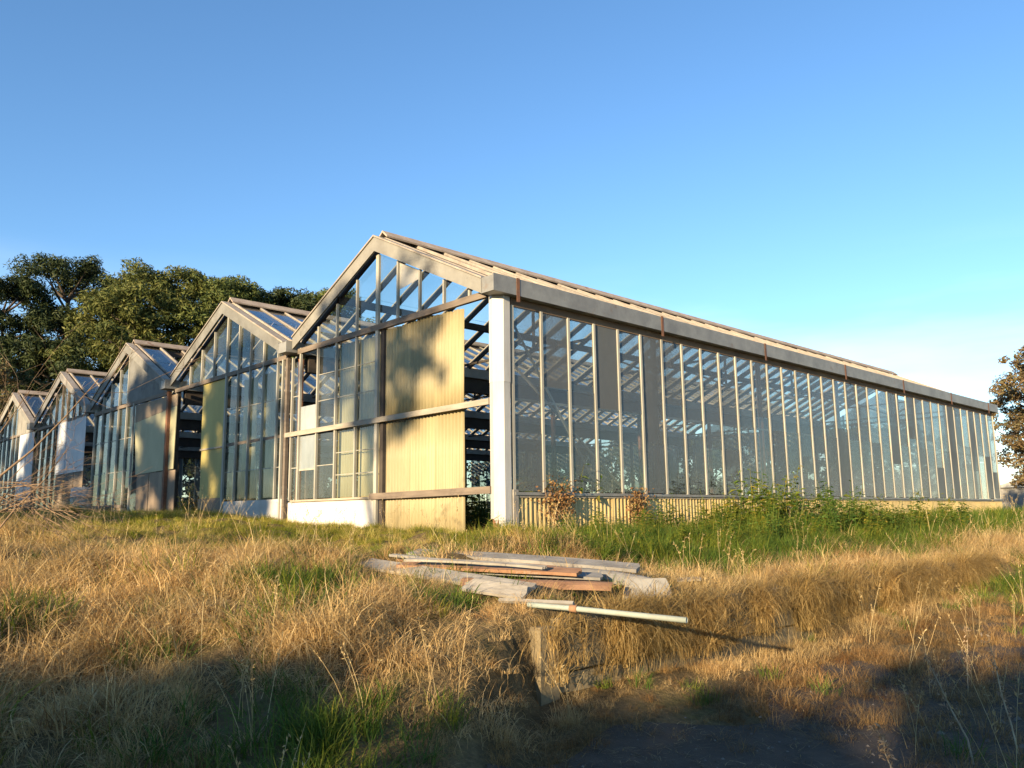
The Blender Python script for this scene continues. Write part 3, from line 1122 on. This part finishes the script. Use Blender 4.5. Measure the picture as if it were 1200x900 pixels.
G1 = 'dark conifers behind the glasshouses'
tree('pine_tree', 'dark open-branched conifer at the far left with sky gaps', 'tree', (-51.8, 4.0, -.2), 16.6, 4.2, .34, 34, 30000, 'needles_dark', 1, .5, (.9, 1.7), .33, .085, group=G1)
tree('pine_tree', 'tallest dark green conifer left of the yellower pines', 'tree', (-52.3, 8.2, -.2), 18.6, 4.9, .30, 46, 40000, 'needles_dark', 2, .5, (1.0, 1.9), .33, .085, group=G1)
tree('pine_tree', 'broad sunlit golden green pine behind the third span', 'tree', (-44.0, 9.6, -.2), 15.0, 4.8, .16, 52, 44000, 'needles_gold', 3, .7, (1.0, 1.8), .33, .085, group=G1)
tree('pine_tree', 'rounded green pine right of the golden one', 'tree', (-46.0, 12.0, -.2), 17.4, 4.6, .18, 60, 52000, 'needles_gold', 4, .65, (1.1, 1.9), .33, .085, group=G1)
tree('pine_tree', 'bushy pine rising above the second span ridge', 'tree', (-44.0, 15.6, -.2), 16.8, 4.4, .2, 60, 52000, 'needles', 5, .6, (1.1, 1.9), .33, .085, group=G1)
tree('pine_tree', 'lower dark pine between second and nearest gables', 'tree', (-43.6, 19.4, -.2), 16.5, 4.0, .2, 54, 44000, 'needles_dark', 6, .6, (1.0, 1.8), .33, .085, group=G1)
tree('pine_tree', 'rightmost pine just left of the nearest gable slope', 'tree', (-43.0, 23.2, -.2), 17.3, 3.6, .25, 50, 40000, 'needles', 7, .6, (1.0, 1.7), .33, .085, group=G1)
tree('shrub', 'reddish brown scrubby bush at the left edge before the conifers', 'bush', (-42.0, 1.0, -.2), 9.3, 3.4, .12, 34, 9000, 'leaf_bronze', 8, .8, (.8, 1.4), .26, .08)
tree('pine_tree', 'low dark conifer filling the gap behind the fourth span', 'tree', (-45.5, 5.0, -.2), 11.5, 3.8, .12, 40, 30000, 'needles_dark', 9, .7, (.9, 1.6), .33, .085, group=G1)
tree('bronze_tree', 'bronze leaved tree with open crown beyond the far glasshouse end', 'tree', (-2.1, 44.4, -.2), 9.8, 4.2, .04, 110, 42000, 'leaf_bronze', 10, .8, (.6, 1.3), .2, .09)

# bushes added beyond the far end and side to darken the panes
for i, (xx, yy, h_) in enumerate(((-6.5, 30, 4.6), (-11, 31, 5.0), (-16, 30, 4.8), (-21, 31, 5.0), (-26, 30, 5.0), (-31, 31, 5.2), (-37, 27, 5.4), (-38, 21.5, 5.4), (-38, 16, 5.4), (-38, 10.5, 5.4), (-38, 5, 5.2))):
    tree('darkening_bush', 'dark bush added behind the glasshouses to darken the view through the panes', 'bush', (xx, yy, -.2), h_, 3.1, .03, 26, 5500, 'needles_dark', 140 + i, .8, (.9, 1.5), .34, .17, group='added bushes behind the glasshouses', shell_=1.6)

# trees and hedge behind the photographer whose shade falls across the bank and the gables
Tn = TRAVEL
Pn = Vector((.966, .257, 0))


def sc_pos(c, s):
    p = Pn * c + Tn * s
    return (p.x, p.y, -1.25)


for i, (c, h_) in enumerate(((-19.5, 6.0), (-16.5, 6.4), (-13.5, 6.4), (-10.4, 6.0), (-7.5, 3.9), (-4.8, 3.6), (-2.2, 4.0), (.2, 4.2), (2.4, 4.35), (4.6, 4.5), (6.8, 5.0), (9.4, 5.2), (12, 5.2))):
    tree('hedge_shrub', 'dense dark hedge shrub behind the viewpoint', 'hedge', sc_pos(c, -25 + .6 * math.sin(i * 2)), h_, 1.5 + .12 * h_ * (h_ > 5.5), .04, 30, 5200 + 2500 * (h_ > 5.5), 'leaf_hedge', 60 + i, .85, (.6, 1.0), .30, .16, group='hedge behind the viewpoint', shell_=1.6)
for i, (c, s_, h_, sp_, nl) in enumerate(((-3.35, -30, 12.3, 2.5, 1500), (-9.2, -29, 12, 2.8, 13000), (-13.9, -31, 13.0, 3.2, 24000), (-18.6, -29, 13.0, 3.6, 38000), (-24, -31, 13.0, 3.9, 38000), (-30, -29, 13.0, 3.9, 36000))):
    tree('shade_tree', 'tall loose tree behind the viewpoint', 'tree', sc_pos(c, s_), h_, sp_, (.76, .3, .22, .22, .22, .22)[i], (20, 36, 46, 70, 80, 80)[i], nl, 'leaf_hedge', 80 + i, .8, (.6, 1.2), .32, .16, group='trees behind the viewpoint')

# ------------------------------------------------------------------ grasses


def blades(n, radius, hlo, hhi, w, droop, spread, seg=4, seed=0):
    """ribbon blades growing from a small disc, bending over under their own weight"""
    r = np.random.default_rng(seed)
    V, F = [], []
    for _ in range(n):
        a, rr = r.uniform(0, 2 * np.pi), radius * math.sqrt(r.uniform())
        p = np.array([rr * math.cos(a), rr * math.sin(a), -.02])
        L_ = r.uniform(hlo, hhi)
        az = a + r.normal() * .9
        th = abs(r.normal()) * spread
        bend_ = droop * r.uniform(.4, 1.4)
        side = np.array([-math.sin(az + r.normal() * .5), math.cos(az + r.normal() * .5), 0])
        ww = w * r.uniform(.6, 1.3)
        o = len(V)
        for i in range(seg + 1):
            t = i / seg
            wi = ww * (1 - t) ** .7 * .5
            if i == seg:
                V.append(tuple(p))
            else:
                V.append(tuple(p - side * wi))
                V.append(tuple(p + side * wi))
            ang = th + bend_ * t
            p = p + np.array([math.sin(ang) * math.cos(az), math.sin(ang) * math.sin(az), math.cos(ang)]) * L_ / seg
            az += r.normal() * .18
        for i in range(seg - 1):
            F.append((o + 2 * i, o + 2 * i + 1, o + 2 * i + 3, o + 2 * i + 2))
        F.append((o + 2 * seg - 2, o + 2 * seg - 1, o + 2 * seg))
    return V, F


def weed(seed, h=.8):
    """leafy stems with lance leaves and grass at the foot"""
    r = np.random.default_rng(seed)
    V, F = [], []
    for _ in range(5):
        az = r.uniform(0, 6.28)
        x0, y0 = r.normal(size=2) * .07
        hh = h * r.uniform(.55, 1.1)
        lean = r.uniform(.05, .35)
        pts = [(x0 + math.cos(az) * lean * hh * t ** 1.6, y0 + math.sin(az) * lean * hh * t ** 1.6, hh * t) for t in np.linspace(0, 1, 5)]
        v, f = tube_geo(pts, [.005, .005, .004, .003, .002], 3)
        o = len(V)
        V += [tuple(q) for q in v]
        F += [tuple(i + o for i in q) for q in f]
        for _l in range(16):
            t = r.uniform(.12, 1)
            b0 = np.array([x0 + math.cos(az) * lean * hh * t ** 1.6, y0 + math.sin(az) * lean * hh * t ** 1.6, hh * t])
            a2 = r.uniform(0, 6.28)
            ln = r.uniform(.07, .17) * (1.2 - .5 * t)
            d = np.array([math.cos(a2), math.sin(a2), r.uniform(-.2, .8)])
            d /= np.linalg.norm(d)
            s = np.array([-math.sin(a2), math.cos(a2), r.normal() * .3]) * ln * .17
            o = len(V)
            V += [tuple(b0), tuple(b0 + d * ln * .5 + s), tuple(b0 + d * ln + np.array([0, 0, -.25 * ln])), tuple(b0 + d * ln * .5 - s)]
            F += [(o, o + 1, o + 2, o + 3)]
    v, f = blades(16, .12, .25, .6, .011, .9, .3, 4, seed + 5)
    o = len(V)
    V += v
    F += [tuple(i + o for i in q) for q in f]
    return V, F


def stalks(seed):
    r = np.random.default_rng(seed)
    V, F = [], []
    for _ in range(4):
        az, ln = r.uniform(0, 6.28), r.uniform(.45, .9)
        le = r.uniform(.1, .6)
        x0, y0 = r.normal(size=2) * .06
        pts = [(x0 + math.cos(az) * le * ln * t ** 1.5, y0 + math.sin(az) * le * ln * t ** 1.5, ln * t) for t in np.linspace(0, 1, 5)]
        v, f = tube_geo(pts, [.0028, .0025, .002, .0018, .001], 3)
        o = len(V)
        V += [tuple(q) for q in v]
        F += [tuple(i + o for i in q) for q in f]
        for _s in range(9):
            t = r.uniform(.72, 1)
            b0 = np.array([x0 + math.cos(az) * le * ln * t ** 1.5, y0 + math.sin(az) * le * ln * t ** 1.5, ln * t])
            d = r.normal(size=3)
            d[2] += 1
            d = d / np.linalg.norm(d) * .035
            s = np.cross(d, r.normal(size=3))
            s = s / (np.linalg.norm(s) + 1e-9) * .005
            o = len(V)
            V += [tuple(b0), tuple(b0 + d * .5 + s), tuple(b0 + d), tuple(b0 + d * .5 - s)]
            F += [(o, o + 1, o + 2, o + 3)]
    return V, F


def scatter(name, label, cat, variants, pts, scl, tints, tilt=None):
    """one ground-cover object: tufts instanced on points that carry their own size, turn and tint"""
    col = bpy.data.collections.new(name + '_tufts')
    for i, me in enumerate(variants):
        col.objects.link(bpy.data.objects.new('%s_tuft_%02d' % (name, i), me))
    n = len(pts)
    me = bpy.data.meshes.new(name)
    me.vertices.add(n)
    me.vertices.foreach_set('co', np.asarray(pts, np.float32).ravel())
    at = me.attributes.new('scl', 'FLOAT_VECTOR', 'POINT')
    at.data.foreach_set('vector', np.asarray(scl, np.float32).ravel())
    at = me.attributes.new('turn', 'FLOAT_VECTOR', 'POINT')
    ph = rng.uniform(0, 6.283, n)
    tx, ty = rng.normal(0, .12, n), rng.normal(0, .12, n)
    if tilt is not None:
        tx, ty = tx + tilt[:, 0], ty + tilt[:, 1]
    lx, ly = np.cos(ph) * tx + np.sin(ph) * ty, -np.sin(ph) * tx + np.cos(ph) * ty
    rot = np.stack([-ly, lx, ph], 1)
    at.data.foreach_set('vector', rot.astype(np.float32).ravel())
    at = me.attributes.new('pick', 'INT', 'POINT')
    at.data.foreach_set('value', rng.integers(0, len(variants), n).astype(np.int32))
    at = me.attributes.new('tint', 'FLOAT_COLOR', 'POINT')
    at.data.foreach_set('color', np.concatenate([tints, np.ones((n, 1))], 1).astype(np.float32).ravel())
    o = link(name, me)
    ng = bpy.data.node_groups.new(name + '_scatter', 'GeometryNodeTree')
    ng.interface.new_socket('Geometry', in_out='INPUT', socket_type='NodeSocketGeometry')
    ng.interface.new_socket('Geometry', in_out='OUTPUT', socket_type='NodeSocketGeometry')
    gi = ng.nodes.new('NodeGroupInput')
    go = ng.nodes.new('NodeGroupOutput')
    ip = ng.nodes.new('GeometryNodeInstanceOnPoints')
    ci = ng.nodes.new('GeometryNodeCollectionInfo')
    ci.inputs['Collection'].default_value = col
    ci.inputs['Separate Children'].default_value = True
    ci.inputs['Reset Children'].default_value = True
    ip.inputs['Pick Instance'].default_value = True

    def attr(nm, ty):
        a = ng.nodes.new('GeometryNodeInputNamedAttribute')
        a.data_type = ty
        a.inputs['Name'].default_value = nm
        return a.outputs['Attribute']
    er = ng.nodes.new('FunctionNodeEulerToRotation')
    ng.links.new(gi.outputs[0], ip.inputs['Points'])
    ng.links.new(ci.outputs[0], ip.inputs['Instance'])
    ng.links.new(attr('pick', 'INT'), ip.inputs['Instance Index'])
    ng.links.new(attr('turn', 'FLOAT_VECTOR'), er.inputs[0])
    ng.links.new(er.outputs[0], ip.inputs['Rotation'])
    ng.links.new(attr('scl', 'FLOAT_VECTOR'), ip.inputs['Scale'])
    ng.links.new(ip.outputs[0], go.inputs[0])
    md = o.modifiers.new('scatter', 'NODES')
    md.node_group = ng
    tag(o, label, cat, kind='stuff')
    return o


DRY = [mesh('dry', *blades(85, .17, .16, .42, .0056, 2.3, .75, 5, 100 + i), 'grass_dry') for i in range(7)]
DRYH = [mesh('dry_hang', *blades(70, .12, .35, .65, .0062, 2.6, .5, 5, 130 + i), 'grass_dry') for i in range(4)]
GRN = [mesh('green', *blades(60, .14, .14, .36, .0085, 1.4, .5, 4, 160 + i), 'grass_green') for i in range(6)]
WEED = [mesh('weed', *weed(190 + i), 'weed_leaf') for i in range(6)]
STK = [mesh('stalk', *stalks(220 + i), 'grass_dry') for i in range(5)]

# candidate points over everything the bank shows, thinned with distance
cand = []
for (x0, x1, y0, y1, dens) in ((-34, 14, -13, .0, 75), (.07, 16, 0, 32, 75)):
    n = int((x1 - x0) * (y1 - y0) * dens)
    cand.append(np.stack([rng.uniform(x0, x1, n), rng.uniform(y0, y1, n)], 1))
P = np.concatenate(cand)
x, y = P[:, 0], P[:, 1]
dist = np.hypot(x - CAM.x, y - CAM.y)
ahead = (x - CAM.x) * fwd.x + (y - CAM.y) * fwd.y
dens = np.where(dist < 9, 1.0, np.where(dist < 14, .75, np.where(dist < 20, .5, .34)))
ok = (rng.uniform(size=len(P)) < dens) & (ahead > 1.5) & (dist > 2.2)
P, dist = P[ok], dist[ok]
x, y = P[:, 0], P[:, 1]
z = ground(x, y)
size = np.where(dist < 14, 1.0, 1.0 + np.clip((dist - 14) / 25, 0, .5))
n1 = fnoise(x, y, 1.3, 21)
n2 = fnoise(x, y, 3.1, 22)
n3 = fnoise(x, y, .55, 23)
low = (x > XW + .05) & (y < 7)
edge = 5.55 + .22 * np.sin(y * 1.7) + .15 * np.sin(y * 3.9 + 1) + np.clip(y + 1.5, 0, 99) * .12 + np.clip(-5.2 - y, 0, 99) * .75
drive = (x > edge + .12 * n2) & (y < 12)
fringe = rng.uniform(size=len(x)) < .16 * np.exp(-np.clip(x - edge, 0, 9) / .5)
bare = drive & ~fringe & (((y < -2.5 + .4 * n1) & (x - 6.75 + .2 * n2 < (-2.5 - y) * .35)) | (rng.uniform(size=len(x)) < .45) | (dist < 3))
wallgap = ((np.abs(x - XW - .02) < .12) & (y > WY0) & (y < WY1)) | (np.hypot(x - XW - .15, y - WY0 + .15) < .2)
inside = (x < .12) & (y > -.06)
pile = (np.abs((x - 3.3) * .5 - (y + 3.1) * .9) < .62) & (x > 2.0) & (x < 4.5) & (y < -1.9) & (y > -3.9)
near_pile = np.exp(-((x - 3.5) ** 2 / 2.2 + (y + 3.5) ** 2 / .9))
# nearest tussock: tufts lean away from its middle and share its tone; hollows between are thinner
best = np.full(len(x), 1e9)
near = np.zeros(len(x), int)
for i, (c_, r_) in enumerate(zip(TUS, TUS_R)):
    dd = np.hypot(x - c_[0], y - c_[1]) / r_
    mk = dd < best
    best[mk], near[mk] = dd[mk], i
on_bank = (x < XW) & (y < -.7) & (x > -9.2)
offv = (P - TUS[near]) / TUS_R[near][:, None]
lean_v = np.where((on_bank & (best < 2))[:, None], offv * .42, 0)
tone = np.where(on_bank, TUS_C[near], .5)
hollow = on_bank & (best > 1.25) & (rng.uniform(size=len(x)) < .55)
alive = ~bare & ~wallgap & ~inside & ~hollow
# how green: by the gables, a lush belt along the side wall, the shaded foot, odd patches
wv_ = (x - y) * .7071 + .5 * n1
gable_belt = (1 - sstep(1.8, 4.4, wv_)) * (1 - sstep(3.5, 6.5, -y)) * (y < .3) * (x < 2.2)
side_belt = (x > 0) * (y > -1.2) * (1 - sstep(2.6, 3.9, x + .45 * n1)) * (1 - .5 * sstep(16, 24, y))
patch = np.exp(-((x - 2.7) ** 2 + (y + 4.9) ** 2) / .18) + np.exp(-((x - 3.95) ** 2 + (y + 4.35) ** 2) / .06) + np.exp(-((x - 5.0) ** 2 + (y + 6.1) ** 2) / .15) + np.exp(-((x - 1.2) ** 2 + (y + 2.4) ** 2) / .5) * .4
foot = sstep(6.9, 8.4, (x - y) * .7071) * (x < 5.5) * .36
right_green = np.exp(-((x - 5.6) ** 2 + (y - 6.2) ** 2) / 1.2) * .9 + sstep(14, 17, y) * (x < 4.5) * .8
gp = np.clip(gable_belt * .62 + side_belt * .95 + patch + foot * (.5 + .5 * n1) + right_green + .35 * (on_bank & (tone < .10)) + .03, 0, 1)
u = rng.uniform(size=len(x))
isg = (u < gp) & alive
isd = ~isg & alive
hscale = 1 + .22 * n1 + .30 * n2


def pack(sel, s0, jitter=.25):
    k = sel.sum()
    s = s0[sel] * size[sel] * rng.uniform(1 - jitter, 1 + jitter, k)
    return np.stack([x[sel], y[sel], z[sel]], 1), np.stack([s * 1.05, s * 1.05, s * rng.uniform(.75, 1.2, k)], 1)


# dry grass
sel = isd & ~(pile & (u > .42))
sel &= ~(low & (u > .85))
s0 = np.clip(.80 * hscale * np.where(on_bank, 1.15 - .3 * np.clip(best, 0, 1.6), 1), .35, 1.3) * np.where(low, .65, 1) * np.where(gable_belt > .3, .62, 1) * (1 - .45 * near_pile)
p_, s_ = pack(sel, s0)
k = len(p_)
warm = np.clip(.15 + .75 * tone[sel] + .2 * n1[sel] + rng.normal(0, .2, k), 0, 1)[:, None]
tint = (1 - warm) * np.array([.66, .56, .46]) + warm * np.array([1.15, 1.04, .90])
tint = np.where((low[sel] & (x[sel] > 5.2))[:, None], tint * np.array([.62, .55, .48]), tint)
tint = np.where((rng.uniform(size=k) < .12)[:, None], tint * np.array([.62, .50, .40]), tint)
gb = gable_belt[sel][:, None]
tint = tint * (1 - gb) + gb * np.array([.85, .86, .45])
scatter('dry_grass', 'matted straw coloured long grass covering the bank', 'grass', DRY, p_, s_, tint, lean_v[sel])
# green grass
s0 = np.clip(.85 * hscale, .5, 1.3) * np.where(side_belt > .4, 1.15, 1) * np.where((x < 1.2) & (y < 4), .7, 1) * np.where(gable_belt > .3, .72, 1)
p_, s_ = pack(isg, s0)
k = len(p_)
yel = np.clip(gable_belt[isg] * .8 + .22 * n2[isg] + rng.normal(0.22, .28, k), 0, 1)[:, None]
tint = (1 - yel) * np.array([.85, 1.0, .9]) + yel * np.array([2.1, 1.45, .85])
scatter('green_grass', 'green and yellowing grass before the glasshouses and in patches', 'grass', GRN, p_, s_, tint, lean_v[isg] * .6)
# tall weeds along the side wall
sel = (rng.uniform(size=len(x)) < .16) & (side_belt > .5) & (x < 2.6 + .5 * n2) & alive & (y < 13) & (y > -.5)
s0 = np.clip(.58 + .2 * n1 + .3 * n2 * .6 + .45 * np.exp(-((y - 7.5) / 2.6) ** 2) * np.exp(-((x - 1.2) / .9) ** 2), .3, 1.25) * np.where(y < 2.5, .7, 1)
p_, s_ = pack(sel, s0)
yel = np.clip(rng.normal(.4, .35, len(p_)), 0, 1)[:, None]
tint = (1 - yel) * np.array([.9, 1.0, .9]) + yel * np.array([1.9, 1.4, .9])
scatter('weeds', 'tall lush green weeds along the glazed side wall', 'weeds', WEED, p_, s_, tint)
n = 1500
xi, yi = rng.uniform(-31.5, -.35, n), rng.uniform(.6, 24, n)
keep_ = rng.uniform(size=n) < .35 + .65 * np.exp(xi / 2.2)
xi, yi = xi[keep_], yi[keep_]
n = len(xi)
scatter('indoor_weeds', 'dark weeds grown up inside the abandoned glasshouses', 'weeds', WEED, np.stack([xi, yi, np.zeros(n)], 1),
        (rng.uniform(.7, 1.7, n)[:, None] * np.ones((1, 3))), np.where(rng.uniform(size=(n, 1)) < .5, [[.8, .7, .6]], [[1.5, .8, .6]]))
# seed stalks
sel = (rng.uniform(size=len(x)) < .013) & alive & ~pile
p_, s_ = pack(sel, np.where(low, .7, .68) * np.ones(len(x)))
scatter('seed_stalks', 'thin dry seed stalks standing out of the grass', 'grass stalks', STK, p_, s_, np.ones((len(p_), 3)) * np.array([.85, .8, .72]))
# grass hanging down the retaining wall
n = 2000
yy = rng.uniform(WY0 - .15, WY1, n)
hang = (rng.uniform(size=n) < np.where(np.sin(yy * 6.1) + .8 * np.sin(yy * 2.3 + 1) + .5 * np.sin(yy * 13.7) > .1, .85, .10)) & (yy > WY0 + .06)
yy = yy[hang]
n = len(yy)
lvl = rng.uniform(0, 1, n) ** 1.6
p_ = np.stack([XW + .06 + rng.uniform(-.06, .09, n), yy, -.56 - lvl * .40], 1)
s_ = rng.uniform(.45, .95, n)[:, None] * np.ones((1, 3))
w_ = rng.uniform(size=(n, 1))
tint = (1 - w_) * np.array([.42, .36, .25]) + w_ * np.array([.85, .75, .56])
scatter('hanging_grass', 'dead grass hanging over the concrete retaining wall', 'grass', DRYH, p_, s_, tint)

# straw litter blown over the driveway
LIT = [mesh('litter', *blades(16, .22, .05, .20, .006, .15, 1.0, 2, 300 + i), 'grass_dry') for i in range(4)]
n = 900
lx_, ly_ = rng.uniform(5.3, 9.2, n), rng.uniform(-7, .5, n)
lz_ = ground(lx_, ly_) + .016
scatter('straw_litter', 'flattened straw litter on the driveway', 'litter', LIT, np.stack([lx_, ly_, lz_], 1), np.stack([rng.uniform(.5, 1.3, n), rng.uniform(.5, 1.3, n), rng.uniform(.04, .16, n)], 1),
        rng.uniform(.18, .6, (n, 1)) * np.array([[1, .9, .78]]))

# loose stones on the driveway
gv, gf = [], []
for i in range(500):
    yy = random.uniform(-7, -1)
    xx = random.uniform(5.5, 9)
    r_ = random.uniform(.004, .016) if random.random() < .93 else random.uniform(.02, .035)
    o = len(gv)
    zz = gz(xx, yy) + .012
    t0 = random.uniform(0, 6)
    for k_ in range(5):
        a = t0 + k_ * 1.2566
        rr = r_ * random.uniform(.7, 1.2)
        gv.append((xx + rr * math.cos(a), yy + rr * math.sin(a), zz + r_ * .05))
    gv.append((xx, yy, zz + r_ * random.uniform(.6, 1)))
    gf += [(o + k_, o + (k_ + 1) % 5, o + 5) for k_ in range(5)]
tag(link('gravel', mesh('gravel', gv, gf, 'stone')), 'loose pale stones scattered on the driveway', 'gravel', kind='stuff')

# ------------------------------------------------------------------ single plants


def twiggy(name, label, cat, loc, stems, mat, seed, depth=3, group=None, nbranch=(3, 6)):
    """bare stems that fork into finer twigs; stems = list of (points, radius)"""
    r = random.Random(seed)
    t = empty(name, loc)
    tag(t, label, cat, group)

    def grow(pts, rad, lvl, geo):
        n = len(pts)
        geo.append(tube_geo(pts, [rad * (1 - .75 * i / (n - 1)) for i in range(n)], 6 if lvl == 0 else 4))
        if lvl >= depth:
            return
        for _ in range(r.randint(*nbranch)):
            i = r.uniform(.25, .95) * (n - 1)
            a = int(i)
            b0 = pts[a].lerp(pts[min(a + 1, n - 1)], i - a)
            d = (pts[min(a + 1, n - 1)] - pts[a]).normalized()
            ln = sum((pts[j + 1] - pts[j]).length for j in range(n - 1)) * r.uniform(.22, .5)
            dd = (d + Vector((r.gauss(0, .55), r.gauss(0, .55), r.gauss(.05, .45)))).normalized()
            q = [b0]
            for k in range(3):
                dd = (dd + Vector((r.gauss(0, .16), r.gauss(0, .16), r.gauss(-.02, .14)))).normalized()
                q.append(q[-1] + dd * ln / 3)
            grow(q, max(rad * (1 - .75 * i / (n - 1)) * .55, .0022), lvl + 1, geo)
    for pts, rad in stems:
        geo = []
        grow([Vector(p) for p in pts], rad * .95, 0, geo)
        link('stem', mesh('stem', *join_geo(geo), mat, True), t)
    return t


bx, by = -.95, -6.75
bz = gz(bx, by)
twiggy('dead_shrub', 'bare brown arching dead branches at the left edge', 'shrub', (bx, by, bz),
       [([(0, 0, 0), (.32, .22, .80 - bz), (.60, .42, 1.05 - bz), (.85, .64, 1.39 - bz), (1.13, .85, 1.77 - bz)], .017),
        ([(.05, .05, 0), (.4, .35, .45 - bz), (.62, .55, .75 - bz), (.84, .7, 1.08 - bz)], .012),
        ([(0, .1, 0), (.25, .28, .62 - bz), (.6, .6, .52 - bz), (.9, .95, .26 - bz)], .012),
        ([(-.1, 0, 0), (.05, .2, .55 - bz), (.35, .5, .6 - bz), (.75, .8, .34 - bz)], .011),
        ([(-.1, -.05, 0), (.1, .2, .42 - bz), (.4, .5, .45 - bz), (.7, .85, .2 - bz)], .010),
        ([(-.15, 0, 0), (-.25, .1, .9 - bz), (-.2, .3, 1.3 - bz), (0, .5, 1.75 - bz)], .012)]
       + [([(random.uniform(-.6, .2), random.uniform(-.4, .3), 0), (random.uniform(-.3, .3), random.uniform(-.1, .4), random.uniform(.4, .8) - bz),
            (random.uniform(.2, .6), random.uniform(.3, .6), random.uniform(.35, .8) - bz), (random.uniform(.5, 1.0), random.uniform(.6, 1.0), random.uniform(.1, .7) - bz)], .011) for _ in range(9)],
       'dead_wood', 5, 2)


def dry_stalk(loc, lean_to, h_, rad, label, seed):
    r = random.Random(seed)
    t = empty('dry_weed', loc)
    tag(t, label, 'weed', 'dry weeds at the lower right')
    tipv = Vector((lean_to[0], lean_to[1], h_))
    pts = [Vector((0, 0, -.05))] + [tipv * s + Vector((r.gauss(0, .012), r.gauss(0, .012), 0)) for s in (.25, .5, .75, 1)]
    link('stem', mesh('stem', *tube_geo(pts, [rad, rad * .9, rad * .75, rad * .55, rad * .3], 6), 'straw', True), t)
    C, Nn = [], []
    for _ in range(90):
        s = r.uniform(.3, 1)
        C.append(np.array(tipv * s) + np.array([r.gauss(0, .016), r.gauss(0, .016), r.gauss(0, .015)]))
        v = np.array([r.gauss(0, 1), r.gauss(0, 1), r.gauss(0, .6)])
        Nn.append(v / np.linalg.norm(v))
    link('seed_head', leaf_mesh('seed_head', np.array(C), np.array(Nn), .035, .010, 'grass_seed'), t)['kind'] = 'stuff'
    return t


dry_stalk((7.30, -3.0, gz(7.3, -3.0)), (-.22, -.02), .62, .007, 'leaning pale dry weed with fluffy seed head near the lower right corner', 2)
dry_stalk((7.42, -2.55, gz(7.42, -2.55)), (-.14, .02), .72, .006, 'taller thin dry weed right of the fluffy leaning one', 4)
dry_stalk((7.05, -3.55, gz(7.05, -3.55)), (-.08, -.05), .30, .005, 'shortest dry weed at the bottom edge by the driveway', 6)
for i, (xx, yy, h_, lab) in enumerate(((7.75, -2.2, .5, 'thin dry weed at the right edge just behind the tall one'), (7.6, -1.7, .6, 'upright dry weed behind the right edge group'), (7.9, -1.9, .45, 'low dry weed at the extreme right edge'),
                                       (7.2, -1.4, .5, 'dry weed standing alone left of the right edge group'), (6.6, -.9, .55, 'farthest dry weed in the shaded right verge'), (7.9, -2.7, .4, 'short dry weed in the lower right corner'))):
    dry_stalk((xx, yy, gz(xx, yy)), (random.uniform(-.15, .1), random.uniform(-.1, .1)), h_, .004, lab, 11 + i)

# dead creeper climbing the base sheets of the side wall
for j, (yc, w_, h_, lab) in enumerate(((1.1, .36, .75, 'reddish dead creeper over the side sill nearest the corner'), (3.15, .28, .62, 'smaller brown dead creeper on the base sheets further along'))):
    t = empty('creeper', (.1, yc, gz(.1, yc)))
    tag(t, lab, 'creeper', 'dead creepers on the side wall')
    geo = []
    for q in range(9):
        a = random.uniform(-w_, w_)
        pts = [Vector((.03, a * .3, -.05)), Vector((.05, a * .7, h_ * .45)), Vector((.04, a, h_ * random.uniform(.8, 1.1)))]
        geo.append(tube_geo(pts, [.006, .004, .002], 4))
    link('stem', mesh('stem', *join_geo(geo), 'dead_wood'), t)
    n = 620
    C = np.stack([rng.normal(.05, .035, n), rng.normal(0, w_ * .55, n), np.clip(rng.normal(h_ * .72, h_ * .25, n), .02, h_ * 1.25)], 1)
    Nn = rng.normal(size=(n, 3))
    Nn /= np.linalg.norm(Nn, axis=1)[:, None]
    link('leaves', leaf_mesh('leaves', C, Nn, .055, .03, 'vine_leaf'), t)
